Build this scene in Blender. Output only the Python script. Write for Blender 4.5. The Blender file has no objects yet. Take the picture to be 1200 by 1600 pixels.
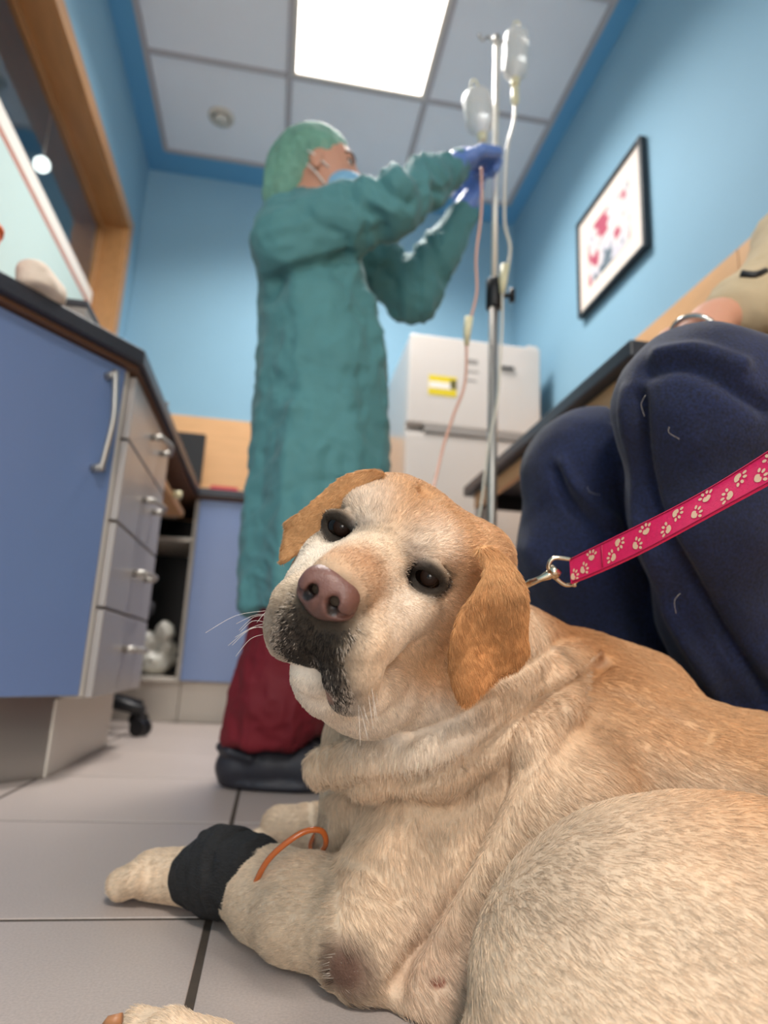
import bpy, bmesh, math, random
import numpy as np
from mathutils import Vector, Matrix

random.seed(3)
rng = np.random.default_rng(3)
SC = bpy.context.scene
COL = SC.collection
PI = math.pi

# ------------------------------------------------------------------ camera
CAM_H = 0.25
PITCH, YAW, ROLL = [math.radians(a) for a in (13.02, 8.94, 2.79)]
FPX = 1038.5
_cy, _sy = math.cos(YAW), math.sin(YAW)
_r = np.array([_cy, -_sy, 0.]); _f = np.array([_sy, _cy, 0.]); _u = np.array([0, 0, 1.])
FW = _f * math.cos(PITCH) + _u * math.sin(PITCH)
_u2 = -_f * math.sin(PITCH) + _u * math.cos(PITCH)
RT = _r * math.cos(ROLL) + _u2 * math.sin(ROLL)
UP = -_r * math.sin(ROLL) + _u2 * math.cos(ROLL)
ORG = np.array([0, 0, CAM_H])
cam_d = bpy.data.cameras.new('camera'); cam = bpy.data.objects.new('camera', cam_d); COL.objects.link(cam)
M = Matrix((list(RT), list(UP), list(-FW))).transposed().to_4x4(); M.translation = Vector(ORG)
cam.matrix_world = M
cam_d.sensor_fit = 'VERTICAL'; cam_d.sensor_height = 36.0; cam_d.lens = FPX / 1600 * 36
cam_d.clip_start = 0.01
cam_d.dof.use_dof = True; cam_d.dof.focus_distance = 0.47; cam_d.dof.aperture_fstop = 4.6
SC.camera = cam

# ------------------------------------------------------------------ colour, world, lights
SC.view_settings.view_transform = 'Standard'; SC.view_settings.look = 'None'
SC.view_settings.gamma = 1.0; SC.view_settings.use_curve_mapping = False
SC.view_settings.exposure = 0.0
world = bpy.data.worlds.new('world'); SC.world = world; world.use_nodes = True
world.node_tree.nodes['Background'].inputs[0].default_value = (0.80, 0.88, 1.0, 1)
world.node_tree.nodes['Background'].inputs[1].default_value = 0.35
CEIL = 2.75

def area(name, loc, rot, sx, sy, power, col, spread=115):
    l = bpy.data.lights.new(name, 'AREA'); l.shape = 'RECTANGLE'; l.size = sx; l.size_y = sy
    l.energy = power; l.color = col; l.spread = math.radians(spread)
    o = bpy.data.objects.new(name, l); COL.objects.link(o); o.location = loc; o.rotation_euler = rot
    return o
area('ceiling_lamp_light', (0.184, 2.16, CEIL - 0.012), (0, 0, 0), 0.57, 0.57, 42, (1.0, 0.95, 0.90), 138)
area('ceiling_lamp_light_behind', (0.184, -1.435, CEIL - 0.012), (0, 0, 0), 0.57, 0.57, 62, (1.0, 0.93, 0.84), 135)
area('warm_fill_light', (-0.15, -3.10, 1.15), (math.radians(90), 0, 0), 1.1, 2.0, 46, (1.0, 0.90, 0.80), 160)   # warm fill added behind the camera to brighten the foreground; no door there
area('next_room_light', (-1.35, 0.2, 2.9), (0, 0, 0), 0.4, 1.2, 22, (1.0, 0.98, 0.94))

# ------------------------------------------------------------------ projection of picture points onto real planes
def ray(x, y): return FW + RT * ((x - 600) / FPX) - UP * ((y - 800) / FPX)
def at(x, y, d): return ORG + ray(x, y) * d
def atX(x, y, X): k = ray(x, y); return ORG + k * (X / k[0])
def atY(x, y, Y): k = ray(x, y); return ORG + k * (Y / k[1])
def atZ(x, y, Z): k = ray(x, y); return ORG + k * ((Z - CAM_H) / k[2])

# ------------------------------------------------------------------ materials
def lin(c):
    if isinstance(c, str):
        c = [int(c[i:i + 2], 16) / 255 for i in (0, 2, 4)]
    return tuple((v / 12.92 if v <= 0.04045 else ((v + 0.055) / 1.055) ** 2.4) for v in c)

def mat(name, col, rough=0.5, metal=0.0, var=None, bump=None, coat=0.0, spec=0.5, attr=None, trans=0.0,
        emit=None, sheen=0.0, alpha=1.0, var2=None, stretch=None, sss=0.0):
    m = bpy.data.materials.new(name); m.use_nodes = True
    nt = m.node_tree; N = nt.nodes; L = nt.links; b = N['Principled BSDF']
    c = (*lin(col), 1)
    b.inputs['Base Color'].default_value = c
    b.inputs['Roughness'].default_value = rough; b.inputs['Metallic'].default_value = metal
    b.inputs['Specular IOR Level'].default_value = spec; b.inputs['Coat Weight'].default_value = coat
    b.inputs['Transmission Weight'].default_value = trans; b.inputs['Alpha'].default_value = alpha
    b.inputs['Sheen Weight'].default_value = sheen
    if sss:
        b.inputs['Subsurface Weight'].default_value = sss; b.inputs['Subsurface Scale'].default_value = 0.01
    tc = N.new('ShaderNodeTexCoord'); vec = tc.outputs['Object']
    if stretch:
        mp = N.new('ShaderNodeMapping'); mp.inputs['Scale'].default_value = stretch
        L.new(vec, mp.inputs[0]); vec = mp.outputs[0]
    src = None
    if attr:
        a = N.new('ShaderNodeAttribute'); a.attribute_name = attr; src = a.outputs['Color']
    for v in (var, var2):
        if not v: continue
        n = N.new('ShaderNodeTexNoise'); n.inputs['Scale'].default_value = v[0]; n.inputs['Detail'].default_value = 4
        L.new(vec, n.inputs[0])
        mr = N.new('ShaderNodeMapRange'); mr.inputs['From Min'].default_value = 0.3; mr.inputs['From Max'].default_value = 0.7
        mr.inputs['To Min'].default_value = 1 - v[1]; mr.inputs['To Max'].default_value = 1 + v[1]
        L.new(n.outputs['Fac'], mr.inputs[0])
        mx = N.new('ShaderNodeMix'); mx.data_type = 'RGBA'; mx.blend_type = 'MULTIPLY'; mx.inputs[0].default_value = 1
        if src: L.new(src, mx.inputs[6])
        else: mx.inputs[6].default_value = c
        L.new(mr.outputs[0], mx.inputs[7]); src = mx.outputs[2]
    if src: L.new(src, b.inputs['Base Color'])
    if bump:
        n = N.new('ShaderNodeTexNoise'); n.inputs['Scale'].default_value = bump[0]; n.inputs['Detail'].default_value = 3
        if len(bump) > 3: n.noise_type = 'RIDGED_MULTIFRACTAL'; n.inputs['Distortion'].default_value = .4
        L.new(vec, n.inputs[0])
        bp = N.new('ShaderNodeBump'); bp.inputs['Strength'].default_value = bump[1]
        bp.inputs['Distance'].default_value = bump[2] if len(bump) > 2 else 0.002
        L.new(n.outputs['Fac'], bp.inputs['Height']); L.new(bp.outputs[0], b.inputs['Normal'])
    if emit:
        b.inputs['Emission Color'].default_value = (*lin(emit[0]), 1); b.inputs['Emission Strength'].default_value = emit[1]
    return m

MT = {}
MT['wall'] = mat('wall_paint', '84ADC4', 0.75, var=(2, .03), bump=(180, .08))
MT['ceil_blue'] = mat('ceiling_border_paint', '62A2CC', 0.6)
MT['ceil'] = mat('ceiling_tile', 'E6E9F0', 0.9, bump=(300, .15), var=(3, .02))
MT['tbar'] = mat('ceiling_grid', 'B4B0B4', 0.5)
MT['floor'] = mat('floor_tile', 'B1A59F', 0.40, var=(420, .10), var2=(3, .05), bump=(420, .12, .001), spec=.4)
MT['grout'] = mat('grout', '453B32', 0.9, var=(90, .12))
MT['wood'] = mat('beech_wood', 'D9A877', 0.42, var=(6, .06), stretch=(1, 1, 9))
MT['wood_frame'] = mat('oak_window_wood', 'AC7E50', 0.38, var=(7, .10), stretch=(8, 1, 8), coat=.2)
MT['blue'] = mat('blue_laminate', '6E84B0', 0.35, var=(2, .02))
MT['grey_lam'] = mat('silver_laminate', 'A9A3A0', 0.35, metal=.25)
MT['dark_top'] = mat('dark_worktop', '33343C', 0.4, var=(200, .2))
MT['brown_edge'] = mat('worktop_underside', '6D4C38', 0.6)
MT['steel'] = mat('brushed_steel', 'B4B0AA', 0.40, metal=.85)
MT['plinth'] = mat('steel_plinth', 'A8A5A0', 0.32, metal=.8)
MT['white_lam'] = mat('white_laminate', 'CFC8BE', 0.4)
MT['black'] = mat('black_plastic', '16161A', 0.45)
MT['fridge'] = mat('white_fridge_enamel', 'CBC4BE', 0.28, coat=.3)
MT['grey'] = mat('grey_plastic', '8F8A86', 0.5)
MT['yellow'] = mat('yellow_sticker', 'D8C21C', 0.5)
MT['paper'] = mat('white_paper', 'E6E0D8', 0.7)
MT['gown'] = mat('surgical_gown_fabric', '4F868A', 0.75, var=(9, .08), bump=(14, .8, .012, 1), sheen=.1)
MT['cap'] = mat('bouffant_cap_fabric', '7DB39E', 0.6, var=(30, .18), bump=(40, .6, .004, 1), alpha=.78)
MT['maroon'] = mat('maroon_scrub_fabric', '6E0A1C', 0.75, var=(8, .12), bump=(14, .5, .008, 1))
MT['shoe'] = mat('dark_navy_rubber', '23242E', 0.55, bump=(200, .1))
MT['glove'] = mat('blue_nitrile', '6C8CD0', 0.42, bump=(60, .4, .003))
MT['mask'] = mat('mask_fabric', '86B9DA', 0.7, bump=(80, .2))
MT['skin'] = mat('skin', 'D39A80', 0.5, sss=.15, bump=(300, .1))
MT['hairdark'] = mat('dark_hair', '2A1C16', 0.5)
MT['beige'] = mat('beige_jacket_fabric', 'C2AD8C', 0.85, bump=(400, .3), var=(5, .05))
MT['denim'] = mat('dark_denim', '101B3C', 0.9, var=(330, .6), var2=(9, .35), bump=(420, .5, .0016), sheen=.15)
MT['denim_seam'] = mat('denim_seam', '26365A', 0.85, var=(300, .3))
MT['tube'] = mat('clear_tube', 'E9E2D2', 0.25, spec=.6)
MT['tube_pink'] = mat('pink_filled_tube', 'D9A894', 0.25)
MT['tube_orange'] = mat('orange_filled_tube', 'C8682E', 0.2, coat=.4)
MT['bottle'] = mat('translucent_bottle', 'F6F4F0', 0.38, trans=.35)
MT['pole_top'] = mat('overexposed_steel', 'EFE8DC', 0.3, metal=.35)  # steel made paler: the upper pole's overexposed brightness is put into its colour
MT['cream'] = mat('cream_plastic', 'E8DFB8', 0.4)
MT['orange'] = mat('orange_plastic', 'F26A1B', 0.4)
MT['orange_strap'] = mat('pink_webbing', 'D8145A', 0.6, bump=(900, .3, .0006), var=(300, .06))
MT['stitch'] = mat('dark_pink_stitch', 'A80C42', 0.7)
MT['print'] = mat('tan_print', 'DDB99A', 0.6)
MT['nickel'] = mat('nickel', 'CDBFA8', 0.18, metal=1.0)
MT['bandage'] = mat('black_cohesive_bandage', '18181A', 0.85, bump=(260, .9, .002), var=(180, .35), stretch=(1, 1, 3))
MT['glass'] = mat('window_glass', 'FFFFFF', 0.02, trans=1.0)
MT['red'] = mat('red_plastic', 'C0273A', 0.5)
MT['eye'] = mat('dark_brown_eye', '0E0705', 0.05, spec=.35)
MT['mint'] = mat('mint_wall', 'BCD2CF', 0.7)
MT['slate'] = mat('slate_ceiling', '6F97A8', 0.7)
MT['frame_black'] = mat('black_frame', '22252A', 0.35)
MT['mount'] = mat('picture_mount', 'EBDDD2', 0.6)
MT['lamp'] = mat('lamp_diffuser', 'FFFFFF', 0.5, emit=('FFF8F2', 3.5))
MT['globe'] = mat('globe_lamp', 'FFFFFF', 0.5, emit=('F4FFFA', 3.0))
MT['chair_fabric'] = mat('dark_chair_fabric', '2C2C30', 0.9)
MT['nail'] = mat('claw', '4A3A30', 0.4)
MT['watch'] = mat('silver_bracelet', 'C9C4BC', 0.2, metal=1.0)

# ------------------------------------------------------------------ object helpers
def props(o, label=None, cat=None, group=None, kind=None):
    if label: o['label'] = label
    if cat: o['category'] = cat
    if group: o['group'] = group
    if kind: o['kind'] = kind
    return o

def thing(name, label, cat, loc=(0, 0, 0), group=None):
    o = bpy.data.objects.new(name, None); COL.objects.link(o); o.location = loc; o.empty_display_size = .05
    return props(o, label, cat, group)

def link(name, me, m, parent=None, smooth=False):
    o = bpy.data.objects.new(name, me); COL.objects.link(o)
    if m and not me.materials: me.materials.append(m)
    if smooth: me.polygons.foreach_set('use_smooth', [True] * len(me.polygons))
    if parent:
        o.parent = parent
        loc = Vector((0, 0, 0)); p = parent
        while p: loc += p.location; p = p.parent
        o.location = -loc          # meshes are written in world coordinates
    return o

def bm_obj(name, bm, m, parent=None, smooth=False):
    me = bpy.data.meshes.new(name); bmesh.ops.recalc_face_normals(bm, faces=bm.faces)
    bm.to_mesh(me); bm.free()
    return link(name, me, m, parent, smooth)

def add_box(bm, lo, hi, bev=0.0, rot=None, pivot=None):
    t = bmesh.new(); bmesh.ops.create_cube(t, size=1)
    lo, hi = Vector(lo), Vector(hi); c = (lo + hi) / 2; s = hi - lo
    for v in t.verts: v.co = Vector((v.co.x * s.x, v.co.y * s.y, v.co.z * s.z)) + c
    if bev: bmesh.ops.bevel(t, geom=t.edges[:], offset=bev, segments=2, affect='EDGES', profile=.5)
    if rot:
        pv = Vector(pivot) if pivot else c
        for v in t.verts: v.co = rot @ (v.co - pv) + pv
    me = bpy.data.meshes.new('t'); t.to_mesh(me); bm.from_mesh(me); bpy.data.meshes.remove(me); t.free()

def box(name, lo, hi, m, parent=None, bev=0.003, rot=None, pivot=None):
    bm = bmesh.new(); add_box(bm, lo, hi, bev, rot, pivot); return bm_obj(name, bm, m, parent)

def prism(name, pts, z0, z1, m, parent=None, bev=0.0):
    bm = bmesh.new(); vs = [bm.verts.new((x, y, z0)) for x, y in pts]
    f = bm.faces.new(vs); r = bmesh.ops.extrude_face_region(bm, geom=[f])
    for v in [g for g in r['geom'] if isinstance(g, bmesh.types.BMVert)]: v.co.z = z1
    if bev: bmesh.ops.bevel(bm, geom=bm.edges[:], offset=bev, segments=2, affect='EDGES', profile=.5)
    return bm_obj(name, bm, m, parent)

def spline(pts, n=8, closed=False):
    P = [np.array(p, float) for p in pts]
    if len(P) < 3 and not closed: return P
    out = []; k = len(P)
    rngk = range(k if closed else k - 1)
    for i in rngk:
        if closed: p0, p1, p2, p3 = P[i - 1], P[i], P[(i + 1) % k], P[(i + 2) % k]
        else: p0, p1, p2, p3 = P[max(i - 1, 0)], P[i], P[i + 1], P[min(i + 2, k - 1)]
        for j in range(n):
            t = j / n
            out.append(.5 * ((2 * p1) + (-p0 + p2) * t + (2 * p0 - 5 * p1 + 4 * p2 - p3) * t * t + (-p0 + 3 * p1 - 3 * p2 + p3) * t ** 3))
    if not closed: out.append(P[-1])
    return out

def add_tube(bm, pts, r, seg=10, closed=False, flat=None):
    pts = [Vector(p) for p in pts]; n = len(pts); rr = r if hasattr(r, '__len__') else [r] * n
    rings = []; nrm = None
    for i, p in enumerate(pts):
        a = pts[i - 1] if (i > 0 or closed) else p
        b = pts[(i + 1) % n] if (i < n - 1 or closed) else p
        t = (b - a).normalized()
        if nrm is None: nrm = t.orthogonal().normalized()
        else: nrm = (nrm - t * nrm.dot(t)).normalized()
        bn = t.cross(nrm)
        rings.append([bm.verts.new(p + (nrm * math.cos(2 * PI * k / seg) + bn * math.sin(2 * PI * k / seg)) * rr[i]) for k in range(seg)])
    for i in range(n if closed else n - 1):
        A, B = rings[i], rings[(i + 1) % n]
        for k in range(seg): bm.faces.new((A[k], A[(k + 1) % seg], B[(k + 1) % seg], B[k]))
    if not closed: bm.faces.new(rings[0][::-1]); bm.faces.new(rings[-1])

def tube(name, pts, r, m, parent=None, seg=10, closed=False):
    bm = bmesh.new(); add_tube(bm, pts, r, seg, closed); return bm_obj(name, bm, m, parent, True)

def lathe(name, prof, origin, axis, m, parent=None, seg=24):
    """prof = [(radius, height)...] about axis from origin"""
    ax = Vector(axis).normalized(); n = ax.orthogonal().normalized(); b = ax.cross(n); o = Vector(origin)
    bm = bmesh.new(); rings = []
    for r, h in prof:
        rings.append([bm.verts.new(o + ax * h + (n * math.cos(2 * PI * k / seg) + b * math.sin(2 * PI * k / seg)) * max(r, 1e-5)) for k in range(seg)])
    for A, B in zip(rings, rings[1:]):
        for k in range(seg): bm.faces.new((A[k], A[(k + 1) % seg], B[(k + 1) % seg], B[k]))
    bm.faces.new(rings[0]); bm.faces.new(rings[-1])
    return bm_obj(name, bm, m, parent, True)

# ------------------------------------------------------------------ implicit surfaces (smooth unions meshed with surface nets)
def vnoise(P, f, seed=0):
    """smooth value noise in -1..1 for an (n,3) array"""
    Q = np.asarray(P) * f + seed * 17.13; i = np.floor(Q).astype(np.int64); t = Q - i; t = t * t * (3 - 2 * t)
    def h(a):
        x = (a[..., 0] * 73856093) ^ (a[..., 1] * 19349663) ^ (a[..., 2] * 83492791)
        x = (x ^ (x >> 13)) * 1274126177 & 0x7fffffff
        return ((x ^ (x >> 16)) & 0xffff) / 32767.5 - 1
    r = 0
    for dx in (0, 1):
        for dy in (0, 1):
            for dz in (0, 1):
                w = (t[..., 0] if dx else 1 - t[..., 0]) * (t[..., 1] if dy else 1 - t[..., 1]) * (t[..., 2] if dz else 1 - t[..., 2])
                r = r + w * h(i + np.array([dx, dy, dz]))
    return r

class Field:
    def __init__(s, lo, hi, h):
        s.lo = np.array(lo, float); s.h = h; s.n = np.ceil((np.array(hi) - s.lo) / h).astype(int) + 1
        s.g = np.full(s.n, 1e2, np.float32)
    def _sub(s, lo, hi):
        a = np.clip(np.floor((np.array(lo) - s.lo) / s.h).astype(int), 0, s.n); b = np.clip(np.ceil((np.array(hi) - s.lo) / s.h).astype(int) + 1, 0, s.n)
        if np.any(b <= a): return None, None
        ax = [(s.lo[i] + s.h * np.arange(a[i], b[i])).astype(np.float32) for i in range(3)]
        return tuple(slice(a[i], b[i]) for i in range(3)), (ax[0][:, None, None], ax[1][None, :, None], ax[2][None, None, :])
    def _mix(s, sl, d, k, op):
        a = s.g[sl]
        if op == 'add':
            h = np.maximum(k - np.abs(a - d), 0) / k if k > 0 else 0
            s.g[sl] = np.minimum(a, d) - h * h * k * .25
        else:
            d = -d; h = np.maximum(k - np.abs(a - d), 0) / k if k > 0 else 0
            s.g[sl] = np.maximum(a, d) + h * h * k * .25
    def cap(s, a, b, ra, rb=None, k=.01, op='add'):
        rb = ra if rb is None else rb; a = np.array(a, float); b = np.array(b, float); m = max(ra, rb) + k + 3 * s.h
        sl, X = s._sub(np.minimum(a, b) - m, np.maximum(a, b) + m)
        if sl is None: return s
        ab = b - a; L = max(ab @ ab, 1e-12)
        px, py, pz = X[0] - a[0], X[1] - a[1], X[2] - a[2]
        t = np.clip((px * ab[0] + py * ab[1] + pz * ab[2]) / L, 0, 1)
        d = np.sqrt((px - t * ab[0]) ** 2 + (py - t * ab[1]) ** 2 + (pz - t * ab[2]) ** 2) - (ra + (rb - ra) * t)
        s._mix(sl, d, k, op); return s
    def chain(s, pts, rs, k=.01, op='add'):
        for i in range(len(pts) - 1): s.cap(pts[i], pts[i + 1], rs[i], rs[i + 1], k, op)
        return s
    def ell(s, c, r, k=.01, R=None, op='add'):
        """R: 3x3 rows = local axes in world"""
        c = np.array(c, float); r = np.array(r, float)
        R = np.eye(3) if R is None else np.array(R); ext = np.sqrt(((R * r[:, None]) ** 2).sum(0)) + k + 3 * s.h
        sl, X = s._sub(c - ext, c + ext)
        if sl is None: return s
        p = (X[0] - c[0], X[1] - c[1], X[2] - c[2])
        q = [R[i, 0] * p[0] + R[i, 1] * p[1] + R[i, 2] * p[2] for i in range(3)]
        k0 = np.sqrt(sum((q[i] / r[i]) ** 2 for i in range(3))); k1 = np.sqrt(sum((q[i] / r[i] ** 2) ** 2 for i in range(3)))
        s._mix(sl, k0 * (k0 - 1) / np.maximum(k1, 1e-6), k, op); return s
    def loft(s, rows, k=.02):
        """vertical tube of elliptical sections; rows = [(z, cx, cy, rx, ry)...] rising"""
        r = np.array(rows, float); m = r[:, 3:].max() + k + 3 * s.h
        sl, X = s._sub((r[:, 1].min() - m, r[:, 2].min() - m, r[0, 0]), (r[:, 1].max() + m, r[:, 2].max() + m, r[-1, 0]))
        z = X[2].ravel(); cx, cy, rx, ry = [np.interp(z, r[:, 0], r[:, i])[None, None, :] for i in (1, 2, 3, 4)]
        d = (np.sqrt(((X[0] - cx) / rx) ** 2 + ((X[1] - cy) / ry) ** 2) - 1) * np.minimum(rx, ry)
        d = np.maximum(d, np.maximum(r[0, 0] - X[2], X[2] - r[-1, 0])); s._mix(sl, d.astype(np.float32), k, 'add'); return s
    def below(s, z, k=.004):
        """cut everything under the plane z"""
        Z = (s.lo[2] + s.h * np.arange(s.n[2])).astype(np.float32)[None, None, :]
        d = z - Z + 0 * s.g; h = np.maximum(k - np.abs(s.g - d), 0) / k
        s.g = (np.maximum(s.g, d) + h * h * k * .25).astype(np.float32); return s
    def mesh(s):
        g = s.g; n = s.n; ins = g < 0
        cn = n - 1; acc = {}
        idsl, ptl, quads = [], [], []
        strides = np.array([cn[1] * cn[2], cn[2], 1])
        for ax in range(3):
            sa = [slice(None)] * 3; sb = [slice(None)] * 3; sa[ax] = slice(0, -1); sb[ax] = slice(1, None)
            A, B = g[tuple(sa)], g[tuple(sb)]
            cr = np.argwhere(ins[tuple(sa)] != ins[tuple(sb)])
            o1, o2 = (ax + 1) % 3, (ax + 2) % 3
            ok = (cr[:, o1] > 0) & (cr[:, o2] > 0) & (cr[:, o1] < cn[o1]) & (cr[:, o2] < cn[o2]); cr = cr[ok]
            ga = A[tuple(cr.T)]; gb = B[tuple(cr.T)]; t = ga / (ga - gb)
            p = cr.astype(np.float64); p[:, ax] += t
            q = []
            for d1, d2 in ((-1, -1), (0, -1), (0, 0), (-1, 0)):
                c = cr.copy(); c[:, o1] += d1; c[:, o2] += d2
                i = c @ strides; idsl.append(i); ptl.append(p); q.append(i)
            q = np.stack(q, 1); fl = ga >= 0; q[fl] = q[fl][:, ::-1]; quads.append(q)
        ids = np.concatenate(idsl); pts = np.concatenate(ptl); quads = np.concatenate(quads)
        u, inv = np.unique(ids, return_inverse=True)
        cnt = np.bincount(inv); V = np.stack([np.bincount(inv, pts[:, i]) / cnt for i in range(3)], 1)
        V = V * s.h + s.lo
        Q = np.searchsorted(u, quads)
        return V, Q

def smooth(V, Q, it=1, lam=.5):
    E = np.concatenate([Q[:, [0, 1]], Q[:, [1, 2]], Q[:, [2, 3]], Q[:, [3, 0]]]); E = np.concatenate([E, E[:, ::-1]])
    cnt = np.maximum(np.bincount(E[:, 0], minlength=len(V)), 1)
    for _ in range(it):
        A = np.stack([np.bincount(E[:, 0], V[E[:, 1], i], minlength=len(V)) / cnt for i in range(3)], 1)
        V = V + (A - V) * lam
    return V

def normals(V, Q):
    fn = np.cross(V[Q[:, 2]] - V[Q[:, 0]], V[Q[:, 3]] - V[Q[:, 1]]); N = np.zeros_like(V)
    for i in range(4):
        for a in range(3): N[:, a] += np.bincount(Q[:, i], fn[:, a], minlength=len(V))
    return N / np.maximum(np.linalg.norm(N, axis=1, keepdims=True), 1e-12)

def proj(V):
    q = V - ORG; d = q @ FW
    return 600 + FPX * (q @ RT) / d, 800 - FPX * (q @ UP) / d, d
def line_dist(x, y, pts):
    out = np.full(len(x), 1e9)
    for (ax, ay), (bx, by) in zip(pts, pts[1:]):
        ex, ey = bx - ax, by - ay; t = np.clip(((x - ax) * ex + (y - ay) * ey) / (ex * ex + ey * ey), 0, 1)
        out = np.minimum(out, np.hypot(x - ax - t * ex, y - ay - t * ey))
    return out
def crease(V, Nn, pts, w, depth, dmax=9, dmin=0):
    """press (depth>0) or raise (depth<0) a fold into the side of the surface turned to the viewer"""
    x, y, d = proj(V); P = [tuple(p[:2]) for p in spline([np.array([*p, 0.]) for p in pts], 5)]
    k = np.exp(-(line_dist(x, y, P) / w) ** 2) * np.clip(-(Nn @ FW) * 3, 0, 1) * (d < dmax) * (d > dmin)
    return V - Nn * (depth * k)[:, None]

def np_mesh(name, V, Q, m, parent=None, col=None):
    me = bpy.data.meshes.new(name); me.vertices.add(len(V)); me.vertices.foreach_set('co', V.astype(np.float32).ravel())
    me.loops.add(Q.size); me.loops.foreach_set('vertex_index', Q.astype(np.int32).ravel())
    me.polygons.add(len(Q)); me.polygons.foreach_set('loop_start', np.arange(0, Q.size, 4, dtype=np.int32))
    me.update(calc_edges=True); me.validate()
    if col is not None:
        a = me.color_attributes.new('col', 'FLOAT_COLOR', 'POINT'); c = np.ones((len(V), 4), np.float32); c[:, :3] = col
        a.data.foreach_set('color', c.ravel())
    return link(name, me, m, parent, True)

def sdf_obj(name, F, m, parent=None, it=1, disp=None):
    V, Q = F.mesh(); V = smooth(V, Q, it)
    if disp is not None: V = V + normals(V, Q) * disp(V)[:, None]
    return np_mesh(name, V, Q, m, parent)

# ================================================================== THE ROOM
XL, XR, YB, YF = -0.84, 1.17, 3.20, -3.20
# floor: grout bed with separate tiles
fl = box('floor', (XL - .12, YF, -.03), (XR + .05, YB + .05, -.0010), MT['grout'], bev=0); props(fl, kind='structure')
TP = 0.397; g = .0035
me_tile = None
for i in range(-3, 4):
    for j in range(-10, 7):
        x0 = -0.037 + i * TP; y0 = 0.745 + j * TP
        if x0 + TP < XL or x0 > XR or y0 > YB or y0 + TP < YF: continue
        if me_tile is None:
            bm = bmesh.new(); add_box(bm, (g, g, -.012), (TP - g, TP - g, 0), .0012)
            o = bm_obj('tile', bm, MT['floor'], fl); me_tile = o.data
        else:
            o = bpy.data.objects.new('tile', me_tile); COL.objects.link(o); o.parent = fl
        o.location = (x0, y0, 0)

def wall_box(name, lo, hi, m): return props(box(name, lo, hi, m, bev=0), kind='structure')
WY0, WY1, WZ0, WZ1 = 0.9, 2.96, 1.22, 2.225      # window opening in the left wall
bm = bmesh.new()
add_box(bm, (XL - .12, YF, 0), (XL, WY0, CEIL + .05)); add_box(bm, (XL - .12, WY1, 0), (XL, YB, CEIL + .05))
add_box(bm, (XL - .12, WY0, 0), (XL, WY1, WZ0)); add_box(bm, (XL - .12, WY0, WZ1), (XL, WY1, CEIL + .05))
props(bm_obj('wall_left', bm, MT['wall']), kind='structure')
wall_box('wall_back', (XL - .12, YB, 0), (XR + .1, YB + .1, CEIL + .05), MT['wall'])
wall_box('wall_right', (XR, YF, 0), (XR + .1, YB, CEIL + .05), MT['wall'])
wall_box('wall_front', (XL - .12, YF - .1, 0), (XR + .1, YF, CEIL + .05), MT['wall'])
# beech panels up to 1.4 m on the back and right walls (one panel after another with open joints)
tr = props(box('trim_1', (XL, YB - .004, .0), (XR, YB, 1.385), MT['brown_edge'], bev=0), kind='structure')
for x0, x1 in ((XL, -.10), (-.10, .62), (.62, XR - .012)):
    box('panel', (x0 + .0015, YB - .014, .0), (x1 - .0015, YB - .002, 1.395), MT['wood'], tr, .001)
tr = props(box('trim_2', (XR - .004, YF, .0), (XR, YB - .014, 1.385), MT['brown_edge'], bev=0), kind='structure')
for y0, y1 in ((YF, -1.62), (-1.62, -.1), (-.1, 1.42), (1.42, YB - .015)):
    box('panel', (XR - .014, y0 + .0015, .0), (XR - .002, y1 - .0015, 1.395), MT['wood'], tr, .001)

# ceiling: blue painted border, grid bars, tiles
CX = [-.735, -.125, .488, 1.085]; CY = [3.04, 2.465, 1.865, 1.265, .665, .065, -.535, -1.135, -1.735, -2.335, -3.05]
ce = wall_box('ceiling', (XL - .12, YF, CEIL + .02), (XR + .1, YB, CEIL + .06), MT['ceil'])
bm = bmesh.new()
add_box(bm, (XL, YF, CEIL - .004), (CX[0], YB, CEIL + .02)); add_box(bm, (CX[3], YF, CEIL - .004), (XR, YB, CEIL + .02))
add_box(bm, (CX[0], CY[0], CEIL - .004), (CX[3], YB, CEIL + .02)); add_box(bm, (CX[0], YF, CEIL - .004), (CX[3], CY[-1], CEIL + .02))
bm_obj('border', bm, MT['ceil_blue'], ce)
for x in CX: box('grid_bar', (x - .011, CY[-1], CEIL - .006), (x + .011, CY[0], CEIL + .01), MT['tbar'], ce, 0)
for y in CY: box('grid_bar', (CX[0], y - .011, CEIL - .0055), (CX[3], y + .011, CEIL + .01), MT['tbar'], ce, 0)
for i in range(3):
    for j in range(len(CY) - 1):
        x0, x1, y1, y0 = CX[i], CX[i + 1], CY[j], CY[j + 1]
        if i == 1 and j in (1, 7): continue
        box('tile', (x0 + .013, y0 + .013, CEIL + .001), (x1 - .013, y1 - .013, CEIL + .016), MT['ceil'], ce, .002)
for n, (y1, y0, lab) in enumerate(((CY[1], CY[2], 'square white ceiling light panel glowing above the person in the green gown'),
                                 (CY[7], CY[8], 'square white ceiling light panel behind the camera'))):
    t = thing('ceiling_light', lab, 'light', (.18, (y0 + y1) / 2, CEIL))
    box('diffuser', (CX[1] + .028, y0 + .028, CEIL - .004), (CX[2] - .028, y1 - .028, CEIL + .012), MT['lamp'], t, .002)
    bm = bmesh.new()
    for a, b in (((CX[1] + .010, y0 + .010), (CX[2] - .010, y0 + .027)), ((CX[1] + .010, y1 - .027), (CX[2] - .010, y1 - .010)),
                 ((CX[1] + .010, y0 + .027), (CX[1] + .027, y1 - .027)), ((CX[2] - .027, y0 + .027), (CX[2] - .010, y1 - .027))):
        add_box(bm, (*a, CEIL - .010), (*b, CEIL + .012))
    bm_obj('frame', bm, MT['white_lam'], t)
c = atZ(346, 183, CEIL)
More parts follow.
